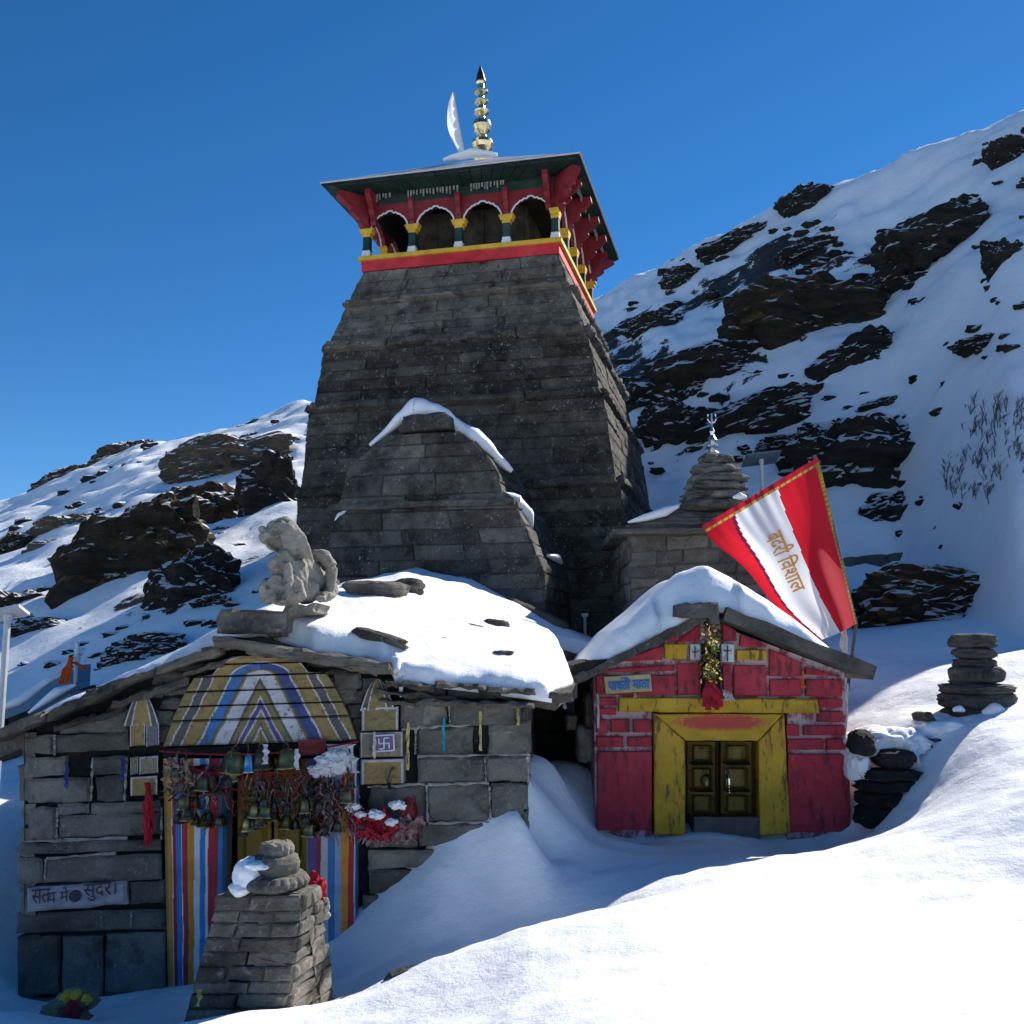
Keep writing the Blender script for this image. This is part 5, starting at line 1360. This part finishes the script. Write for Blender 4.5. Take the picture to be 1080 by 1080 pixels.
tangle('tan_rags', 170, 200, 795, 830, 26, 'tanrag', 'tan cloth strips at the left end of the bell cord', w=.03)
tangle('red_rags', 200, 372, 808, 856, 44, 'redcloth', 'thin red votive threads among the door bells', w=.010)
tangle('right_rags', 338, 378, 826, 880, 70, 'pinkrag', 'pinkish tangle of threads at the right end of the bell cord', w=.010)
tangle('right_dark_rags', 330, 372, 806, 858, 60, 'brownrag', 'dark tangle below the white cloth at the right end of the cord')
# white cloth bundle at the right end
mb = MB()
mb.rock(fp(352, 806, .20), (.13, .06, .09), amp=.5, sub=4, freq=2); mb.rock(fp(338, 812, .22), (.09, .05, .05), amp=.5, sub=4, freq=2)
for i in range(26): strip(mb, [fp(rnd.uniform(345, 376), 785, .14), fp(rnd.uniform(340, 378), 800, .18), fp(rnd.uniform(336, 380), 815, .2)], .03)
obj('white_cloth_bundle', mb, M['whitecloth'], None, label='crumpled white cloth tied at the right end of the bell cord', cat='cloth')
def ribbon(px, y0, y1, mat, label, w=.05, n=1, f=fp, d=.07, spread=1.5, name='ribbon'):
    mb = MB()
    for _ in range(n): strip(mb, [fp(px + rnd.uniform(-spread, spread) * .5, y0, d), fp(px + rnd.uniform(-spread, spread), lerp(y0, y1, .35), d + rnd.uniform(0, .03)), fp(px + rnd.uniform(-spread, spread), lerp(y0, y1, .7), d + rnd.uniform(0, .03)), fp(px + rnd.uniform(-spread, spread), y1, d)], w * .6)
    return obj(name, mb, M[mat], None, label=label, cat='ribbon')
ribbon(468, 757, 792, 'cyan', 'bright cyan ribbon on the right wall of the stone hall', .032, 2)
ribbon(430, 762, 812, 'yellowrib', 'long yellow ribbon right of the plaque on the hall wall', .03, 2)
ribbon(507, 750, 792, 'yellowrib', 'yellow and white ribbon on the hall wall right of the cyan ribbon', .034, 2)
ribbon(546, 744, 765, 'yellowrib', 'short yellow ribbon near the right corner of the hall', .034, 2)
ribbon(395, 772, 800, 'paper', 'pale ribbon hanging in front of the plaque', .03, 2)
ribbon(70, 806, 832, 'blue', 'short blue ribbon on the far left of the hall wall', .035, 2)
ribbon(129, 798, 824, 'blue', 'blue ribbon beside the left painted niche', .035, 2)
ribbon(187, 796, 826, 'violet', 'purple ribbon at the left end of the bell cord', .045, 2)
ribbon(156, 826, 892, 'redcloth', 'bunch of red cloth hanging left of the striped jamb', .05, 9, spread=5, name='red_cloth')
ribbon(213, 806, 818, 'redcarve', 'dark red pennant above the left striped jamb', .18, 2, spread=8)
ribbon(280, 785, 806, 'whitecloth', 'white tassel cloth hanging in the middle of the bells', .05, 3, d=.26, spread=3, name='white_tassel')
ribbon(313, 790, 812, 'whitecloth', 'white tassel cloth hanging right of the middle bell', .04, 3, d=.26, spread=3, name='white_tassel')
# cluster of cloths on the wall hook, with snow on it
g = thing('cloth_cluster', 'snow dusted cluster of red and white votive cloths on a wall hook', 'cloth', fp(405, 895, .1))
mb = MB(); mb.tube([fp(411, 832, .01), fp(410, 824, .06), fp(412, 814, .07), fp(415, 809, .06)], .012, 6); obj('hook', mb, M['iron'], g)
mb = MB(); mb.rock(fp(398, 868, .12), (.11, .07, .11), amp=.5, sub=4, freq=2)
tinsel(mb, [fp(378, 858, .17), fp(390, 876, .18), fp(404, 880, .18), fp(410, 868, .16)], .05, 200, size=.06)
obj('red_rag', mb, M['redcloth'], g)
mb = MB(); tinsel(mb, [fp(380, 862, .15), fp(392, 880, .16), fp(404, 884, .16), fp(424, 876, .15), fp(434, 862, .12)], .05, 420, size=.05)
obj('pale_rag', mb, M['pinkrag'], g)
mb = MB()
for i in range(36): x = rnd.uniform(425, 438); strip(mb, [fp(x, rnd.uniform(838, 850), .10), fp(x + rnd.uniform(-3, 3), 860, .13), fp(x + rnd.uniform(-4, 4), rnd.uniform(866, 890), .1)], .018)
obj('dark_rag', mb, M['redcarve'], g)
mb = MB()
for (x, y, r) in ((397, 856, .075), (419, 846, .075), (413, 864, .06), (372, 848, .06), (380, 856, .05)): mb.rock(fp(x, y + 3, .2), (r * .8, r * .7, r * .45), amp=.55, sub=4, freq=1.8)
obj('cluster_snow', mb, M['snow'], None, smooth=True, label='lumps of snow sitting on the votive cloth cluster', cat='snow', kind='stuff')

# ------------------------------------------------------------------ the tapering masonry pillar in front of the door
rnd = random.Random(88)
CY = 6.75
def zc(x, y, d=0.0): return at(180 + x / 3.6, 880 + y / 3.6, CY + d)
pil = thing('votive_pillar', 'tapering grey brick like stone pillar with ribbed round stones on top before the hall door', 'pillar', zc(330, 720))
ang = .20; ct = Vector((math.cos(ang), -math.sin(ang) * 1.0, 0)); cn = Vector((math.sin(ang), math.cos(ang), 0))
def cplane(x, y): return on_plane(180 + x / 3.6, 880 + y / 3.6, Vector((-1.5, CY - .3, 0)), cn)
mb = MB()
ys = [228, 290, 334, 390, 444, 500, 556, 606, 660, 730, 800]
def edge(y): return interp(y, [(225, 190), (290, 166), (560, 92), (700, 60), (800, 36)]), interp(y, [(225, 498), (290, 497), (560, 462), (655, 436), (800, 415)])
rightx = lambda y: interp(y, [(225, 560), (330, 572), (440, 582), (620, 602), (800, 612)])
for y1, y0 in zip(ys[:-1], ys[1:]):
    l0, r0 = edge(y0); l1, r1 = edge(y1)
    us = sorted([0, 1] + [rnd.uniform(.35, .65)] if rnd.random() < .7 else [0, .3, .7, 1])
    pr_ = rnd.uniform(0, .02)
    for a, b in zip(us[:-1], us[1:]):
        q = [cplane(lerp(l0, r0, a), y0), cplane(lerp(l0, r0, b), y0), cplane(lerp(l1, r1, b), y1), cplane(lerp(l1, r1, a), y1)]
        mb.block(q, out=pr_ + rnd.uniform(-.005, .02), depth=.25, ch=.012, gap=.004, rough=.012, nu=6, nv=4, jit=.005, n=(-cn))
    # right face
    A, B = cplane(r0, y0), cplane(r1, y1)
    D = .62 + .10 * (y0 - 225) / 500
    def rgt(P, y):
        tx = 180 + rightx(y) / 3.6; lo, hi = 0, 2.0
        for _ in range(40):
            m = (lo + hi) / 2
            if project(P + cn * m)[0] < tx: lo = m
            else: hi = m
        return P + cn * min(lo, 1.1)
    us = [0, rnd.uniform(.35, .65), 1]
    A2, B2_ = rgt(A, y0), rgt(B, y1)
    for a, b in zip(us[:-1], us[1:]):
        mb.block([lerp(A, A2, a), lerp(A, A2, b), lerp(B, B2_, b), lerp(B, B2_, a)], out=pr_ + rnd.uniform(-.005, .02), depth=.25, ch=.012, gap=.004, rough=.012, nu=5, nv=4, jit=.005)
    # left and back, plain
    C, E_ = cplane(l0, y0), cplane(l1, y1); C2, E2 = C + cn * (A2 - A).length, E_ + cn * (B2_ - B).length
    mb.block([C2, C, E_, E2], out=pr_, depth=.2, rough=.02, nu=6); mb.block([A2, C2, E2, B2_], out=pr_, depth=.2, rough=.02, nu=6)
    if y1 == ys[0]: topq = (E_, B, B2_, E2)
obj('masonry', mb, M['cairn'], pil)
c0 = (topq[0] + topq[1] + topq[2] + topq[3]) / 4; k_ = c0.y / 1080 / 3.6
mb = MB(); mb.block([topq[0], topq[1], topq[2], topq[3]], out=.01, depth=.1, rough=.02, nu=6, nv=6, n=ZZ); obj('cap_bed', mb, M['cairn'], pil)
def ribbed(cx, y0, y1, r, ribs, mat='cairn', name='ribbed_stone', plain_=False, dy=0.0):
    mb = MB(); c = Vector((at(180 + cx / 3.6, 900, c0.y).x, c0.y + dy, 0)); z0 = at(250, 880 + y0 / 3.6, c0.y - r * k_).z; z1 = at(250, 880 + y1 / 3.6, c0.y - r * k_).z; h = z1 - z0; R_ = r * k_
    n = ribs * 6; vs = []; fs = []; prof = [(.70, 0), (.92, .10), (1.0, .35), (1.0, .6), (.90, .88), (.66, 1.0)]; sd_ = rnd.uniform(0, 40)
    for fr_, fz_ in prof:
        for k in range(n):
            t = 2 * math.pi * k / n; d = 0 if plain_ else .07 * (abs(math.sin(t * ribs / 2)) - .6) * (1 - abs(fz_ - .5) * 1.2)
            q = Vector((math.cos(t), math.sin(t), fz_)); w = 1 + d + .06 * fbm(q * 1.6 + Vector((sd_, 0, 0)), 3)
            vs.append(c + Vector((math.cos(t) * R_ * fr_ * w, math.sin(t) * R_ * fr_ * w, z0 + h * fz_ + .012 * mnoise.noise(q * 2 + Vector((0, sd_, 0))))))
    for i in range(len(prof) - 1):
        for k in range(n): fs.append((i * n + k, i * n + (k + 1) % n, (i + 1) * n + (k + 1) % n, (i + 1) * n + k))
    fs += [tuple(range(n - 1, -1, -1)), tuple((len(prof) - 1) * n + k for k in range(n))]
    mb.add(vs, fs); return obj(name, mb, M[mat], pil)
ribbed(395, 234, 172, 126, 22); ribbed(402, 172, 88, 88, 16, plain_=True, name='round_stone'); ribbed(402, 96, 38, 62, 14)
mb = MB(); rnd = random.Random(2)
mb.rock(c0 + Vector((-.115, -.05, .10)), (.095, .12, .105), amp=.15, sub=4, power=2.2); mb.rock(c0 + Vector((-.15, -.07, .03)), (.08, .11, .05), amp=.2, sub=4); mb.rock(c0 + Vector((-.05, -.10, .165)), (.08, .08, .03), amp=.2, sub=4)
obj('pillar_snow', mb, M['snow'], None, smooth=True, label='snow lodged on the left of the ribbed stones of the votive pillar', cat='snow', kind='stuff')
mb = MB(); cc = zc(540, 245, .1); mb.rock(cc + ZZ * .01, (.07, .07, .12), amp=.55, sub=4, freq=2.2)
for i in range(16): strip(mb, [cc + Vector((rnd.uniform(-.05, .05), -.06, .10)), cc + Vector((rnd.uniform(-.07, .07), -.09, .0)), cc + Vector((rnd.uniform(-.06, .06), -.08, -.13))], .04)
obj('red_cloth', mb, M['redcloth'], None, label='bunched red cloth tied at the right shoulder of the votive pillar', cat='cloth')
mb = MB(); mb.rock(zc(578, 272, .05), (.05, .05, .045), amp=.3, sub=3); mb.rock(zc(570, 300, .08), (.06, .05, .04), amp=.3, sub=3); obj('pale_stone', mb, M['lion'], None, label='pale fist sized stone beside the red cloth on the votive pillar', cat='stone')
mb = MB(); strip(mb, [zc(108, 590, -.36), zc(110, 615, -.38), zc(103, 650, -.37)], .03); obj('ribbon', mb, M['yellowrib'], None, label='yellow ribbon caught low on the left of the votive pillar', cat='ribbon')
# offering heap at the lower left
of = thing('offering_heap', 'muddy heap of offerings with a red cloth in the snow at lower left', 'heap', at(72, 1078, 7.1))
mb = MB(); 
for (x, y, a, b, c_) in ((78, 1054, .14, .10, .06), (62, 1066, .09, .08, .07), (92, 1056, .07, .06, .05), (66, 1076, .16, .12, .08)): mb.rock(at(x, y, 7.15), (a, b, c_), amp=.4, sub=4)
obj('mud', mb, M['tanrag'], of)
mb = MB(); mb.rock(at(76, 1071, 6.95), (.05, .05, .08), amp=.5, sub=3, freq=2); obj('red_cloth', mb, M['redcloth'], of)
mb = MB(); 
for (x, y) in ((70, 1052), (92, 1054), (80, 1050)): mb.rock(at(x, y, 7.0), (.035, .035, .03), amp=.4, sub=3)
obj('flower', mb, M['orangecloth'] if False else M['yellowband'], of)

# ------------------------------------------------------------------ right side: stacked stone cairn and loose wall stones
rnd = random.Random(99)
def zq(x, y, Y): return at(870 + x / 4.152, 640 + y / 4.152, Y)
QY = 10.3
ca = thing('stone_cairn', 'tall balanced stack of round grey stones in the snow at right', 'cairn', zq(660, 510, QY))
for (x0, x1, y0, y1, pw) in ((558, 738, 120, 176, 5), (565, 740, 178, 226, 3), (570, 742, 226, 266, 3), (545, 772, 258, 332, 3), (560, 730, 318, 345, 4), (512, 805, 336, 380, 4), (508, 820, 370, 446, 3), (530, 830, 440, 508, 4), (600, 780, 470, 540, 3)):
    mb = MB(); a, b = zq(x0, y0, QY), zq(x1, y1, QY); c = (a + b) / 2; R_ = (b.x - a.x) / 2; H_ = (a.z - b.z) / 2
    mb.rock(c, (R_, R_ * .9, H_ * 1.12), amp=.13, sub=4, power=pw, freq=1.5); obj('stacked_stone', mb, M['cairn_dark'], ca)
mb = MB()
for i in range(9): t = -.9 + i * .22; mb.rock(zq(655 + 105 * math.sin(t), 296, QY) + Vector((0, -.22 * math.cos(t), 0)), (.035, .03, .05), amp=.2, sub=2)
obj('bead_ring', mb, M['cairn_dark'], ca)
mb = MB(); lump(mb, [zq(560, 452, QY - .28), zq(590, 446, QY - .3), zq(610, 455, QY - .3)], [.02, .04, .02], .8); lump(mb, [zq(690, 470, QY - .3), zq(740, 460, QY - .32), zq(778, 480, QY - .3), zq(740, 520, QY - .35)], [.04, .10, .08, .05], .9); obj('cairn_snow', mb, M['snow'], None, smooth=True, label='snow lumps at the foot of the balanced stone cairn', cat='snow', kind='stuff')
def slabrock(pts, Y, label, mat='cairn_dark', amp=.2, dep=.2, name='loose_stone', pw=3.5, tilt=0.0):
    a, b = zq(pts[0], pts[1], Y), zq(pts[2], pts[3], Y); c = (a + b) / 2; mb = MB()
    ax = (Vector((math.cos(tilt), 0, math.sin(tilt))), Vector((0, 1, 0)), Vector((-math.sin(tilt), 0, math.cos(tilt))))
    mb.rock(c, ((b.x - a.x) / 2, dep, (a.z - b.z) / 2), amp=amp, sub=4, power=pw, ax=ax, freq=1.5, strata=.05); return obj(name, mb, M[mat], None, label=label, cat='stone', group='loose stones on the right')
slabrock((405, 460, 455, 510), 10.1, 'small dark stone poking up left of the cairn'); 
slabrock((415, 560, 620, 600), 10.0, 'long thin slab under snow, upper of two, left below the cairn', tilt=.16); slabrock((412, 590, 610, 628), 9.95, 'long thin slab under snow, lower of two, left below the cairn', tilt=.14)
slabrock((772, 500, 900, 560), 10.0, 'tan weathered slab lying right of the cairn', 'slate', tilt=-.1); slabrock((790, 570, 868, 690), 9.9, 'upright dark wedge stone right of the cairn at the picture edge', 'slate', tilt=-.25)
mb = MB()
for (x, y, Y, a, b, c_) in ((500, 535, 10.05, .26, .22, .10), (590, 525, 10.1, .14, .2, .07), (180, 610, 10.0, .20, .26, .14), (270, 590, 10.0, .22, .26, .12), (350, 600, 9.95, .20, .26, .13), (145, 700, 9.85, .10, .2, .16), (372, 665, 9.8, .07, .14, .14), (235, 600, 10.2, .35, .3, .16)):
    mb.rock(zq(x, y, Y), (a, b, c_), amp=.35, sub=4, freq=1.6, power=2.4)
obj('wall_stone_snow', mb, M['snow'], None, smooth=True, label='snow draped over the loose wall stones right of the red shrine', cat='snow', kind='stuff')
for i, (q, lab) in enumerate((((110, 540, 205, 650), 'dark jagged stone with twigs right beside the red shrine'), ((215, 625, 385, 705), 'black pointed stone on top of the dry wall by the shrine'), ((165, 708, 405, 756), 'flat dark slab, top course of the dry wall by the shrine'), ((135, 756, 395, 806), 'flat dark slab, second course of the dry wall by the shrine'), ((140, 806, 350, 870), 'wide black stone in the middle of the dry wall by the shrine'), ((140, 866, 300, 960), 'lowest black stone of the dry wall by the shrine'), ((330, 800, 398, 850), 'small black stone closing the right end of the dry wall'))):
    slabrock(q, 9.7, lab, 'dark', pw=4.5 if i > 1 else 3, amp=.18)
# dark rock ledge further up the slope and a slate slab
outcrop(1015, 642, 205, 88, 'long low black rock ledge with a snowy top on the slope behind the cairn', 'rockbrown', 7, name='rock_ledge', tilt=-.02, depth=.35, sink=.15)
p2 = hit(915, 600); mb = MB(); q = [at(884, 612, p2.y), at(950, 602, p2.y), at(952, 583, p2.y), at(886, 588, p2.y)]; mb.block(q, out=.1, depth=1.2, ch=.03, rough=.08, nu=8, n=Vector((0, -1, 0))); obj('slate_slab', mb, M['cairn_dark'], None, label='grey green slate slab in shaded snow right of the flag', cat='slab')
# edge stones showing in the drift at the bottom
mb = MB(); mb.tube([at(402, 1038, 6.15), at(412, 1028, 6.15), at(424, 1023, 6.2), at(436, 1018, 6.25)], [.008, .03, .03, .008], 5, flat=.5); obj('edge_stone', mb, M['cairn_dark'], None, label='thin dark stone edge in the front drift, right of its pair', cat='stone', group='stone edges in the front drift')
mb = MB(); mb.tube([at(372, 1074, 5.95), at(382, 1062, 5.98), at(392, 1056, 6.0)], [.008, .02, .006], 5, flat=.5); obj('edge_stone', mb, M['cairn_dark'], None, label='thin dark stone edge in the front drift, lower left of its pair', cat='stone', group='stone edges in the front drift')
# stones and post in the gap between hall and shrine
def gapstone(x0, y0, x1, y1, Y, mat, label, amp=.15):
    a, b = at(550 + x0 / 9, 700 + y0 / 9, Y), at(550 + x1 / 9, 700 + y1 / 9, Y); mb = MB(); mb.rock((a + b) / 2, ((b.x - a.x) / 2, .2, (a.z - b.z) / 2), amp=amp, sub=4, power=5); obj('gap_stone', mb, M[mat], None, label=label, cat='stone', group='stones in the gap between hall and shrine')
gapstone(585, 260, 690, 620, 10.7, 'lion', 'tall pale stone post against the left wall of the red shrine'); gapstone(515, 580, 680, 920, 10.6, 'lion', 'broad pale upright stone in the gap left of the red shrine'); gapstone(410, 470, 520, 625, 10.8, 'lion', 'pale fist shaped stone above the broad one in the gap')
gapstone(420, 330, 500, 480, 11, 'cairn_dark', 'dark stone high in the gap beside the shrine eave')
mb = MB(); strip(mb, [at(590, 732, 10.4), at(592, 737, 10.4), at(589, 744, 10.4)], .05); obj('ribbon', mb, M['cyan'], None, label='small blue ribbon in the dark gap under the shrine eave', cat='ribbon')
mb = MB(); strip(mb, [at(593, 729, 10.3), at(595, 738, 10.3), at(596, 748, 10.3)], .03); obj('ribbon', mb, M['paper'], None, label='white ribbon in the dark gap under the shrine eave', cat='ribbon')
# ------------------------------------------------------------------ far left: shed, orange shrine, lamp posts
shd = thing('sheet_metal_shed', 'low shed with a curved blue sheet metal roof behind the hall at far left', 'shed', at(40, 800, 14))
mb = MB()
def shr_(s, t): 
    x = lerp(-90, 96, s); y = interp(x, [(-90, 770), (0, 748), (40, 722), (75, 702), (100, 700)]) + 20 * t * 0; p = at(x, y, 12.6 + 1.6 * (1 - t)); return p - ZZ * (.35 * t)
mb.shell(shr_, lambda s, t: shr_(s, t) - ZZ * .04, 130, 8); obj('roof', mb, M['sheetmetal'], shd)
mb = MB(); a, b = at(-90, 880, 12.8), at(98, 860, 12.8); mb.wall(a, b, at(98, 722, 12.8), at(-90, 796, 12.8), ch=.22, rough=.03); obj('wall', mb, M['dark'], shd)
mb = MB(); lump(mb, [at(-20, 756, 13), at(20, 740, 13), at(50, 718, 13.2), at(78, 705, 13.4)], [.05, .12, .10, .03], .5); lump(mb, [at(30, 752, 12.6), at(60, 730, 12.7), at(80, 722, 12.8)], [.03, .12, .04], .5); obj('shed_snow', mb, M['snow'], None, smooth=True, label='thin snow on the blue metal shed roof at far left', cat='snow', kind='stuff')
osh = thing('orange_draped_spire', 'small white spire draped in orange cloth behind the hall roof at left', 'spire', at(78, 730, 13.2))
kk = 13.2 / 1080
mb = MB(); mb.lathe(at(79, 724, 13.2), [(2 * kk, 0), (2 * kk, 20 * kk), (4 * kk, 26 * kk), (4.2 * kk, 30 * kk), (2 * kk, 34 * kk), (3.2 * kk, 38 * kk), (1.5 * kk, 41 * kk), (2.6 * kk, 44 * kk), (.5 * kk, 47 * kk)], 10); obj('spire', mb, M['whitep'], osh)
mb = MB()
for i in range(14): strip(mb, [at(76 + rnd.uniform(-3, 4), 693, 13.1), at(71 + rnd.uniform(-5, 5), 706, 13.0), at(66 + rnd.uniform(-4, 6), 722, 13.1)], .032)
for i in range(10): strip(mb, [at(76 + rnd.uniform(-3, 3), 698, 13.1), at(85 + rnd.uniform(-4, 4), 702, 13.0), at(92 + rnd.uniform(-4, 4), 706 + rnd.uniform(-3, 3), 13.1)], .028)
obj('orange_cloth', mb, M['orangecloth'], osh)
def lamp(px, ytop, ybot, Y, label, tiltx, w, d, r=.03):
    t = thing('solar_lamp', label, 'lamp post', at(px, ybot, Y)); a, b = at(px, ybot, Y), at(px, ytop, Y); a.x = b.x
    mb = MB(); mb.tube([a, b], r, 8); mb.lathe(b - ZZ * .02, [(r * 1.3, 0), (r * 1.3, .06)], 8); obj('pole', mb, M['greymetal'], t)
    ax_ = (Vector((math.cos(tiltx), 0, math.sin(tiltx))), Vector((0, math.cos(.3), -math.sin(.3))), Vector((-math.sin(tiltx), math.sin(.3), math.cos(.3))).normalized())
    mb = MB(); mb.box(b + ZZ * .05, (w, d, .035), 0, ax_); pn = obj('solar_panel', mb, M['greymetal'] if px < 100 else M['sheetmetal'], t)
    mb = MB(); mb.box(b + ZZ * .05 + ax_[2] * .021, (w * .94, d * .94, .005), 0, ax_); obj('cell_sheet', mb, M['panel'], pn)
    return t
lamp(8, 652, 880, 10.5, 'pale solar street lamp at the far left edge beside the hall', .22, .34, .26, .035)
lamp(803, 487, 560, 16.0, 'solar lamp with blue panel on a thin pole behind the flag', .12, .55, .40, .03)
# dry bushes on the right slope
for bi, (bx, by, bw, bh, lab) in enumerate(((1052, 462, 70, 90, 'sparse leafless bush on the shaded snow slope, largest of the two'), (1020, 505, 50, 50, 'smaller leafless twigs left below the sparse bush on the slope'))):
    p = hit(bx, by + bh * .4); s_ = p.y / 1080; mb = MB()
    for i in range(120):
        o = hit(bx + rnd.uniform(-.5, .5) * bw, by + rnd.uniform(-.4, .5) * bh); l = rnd.uniform(.4, 1.3) * 19 * s_
        d = Vector((rnd.uniform(-.2, .9), rnd.uniform(-.5, .2), 1)).normalized()
        q = o + d * l * .5 + Vector((rnd.uniform(-.1, .1), 0, 0)); e = o + d * l; mb.tube([o - ZZ * .1, q, e], [.010, .007, .003], 4)
        for k in range(4): mb.tube([lerp(o, q, .6 + .4 * (k % 2)), q + (d + Vector((rnd.uniform(-.6, .6), rnd.uniform(-.4, .4), 0))) * l * .35], [.006, .002], 3)
    obj('dry_bush', mb, M['twig'], None, label=lab, cat='bush')
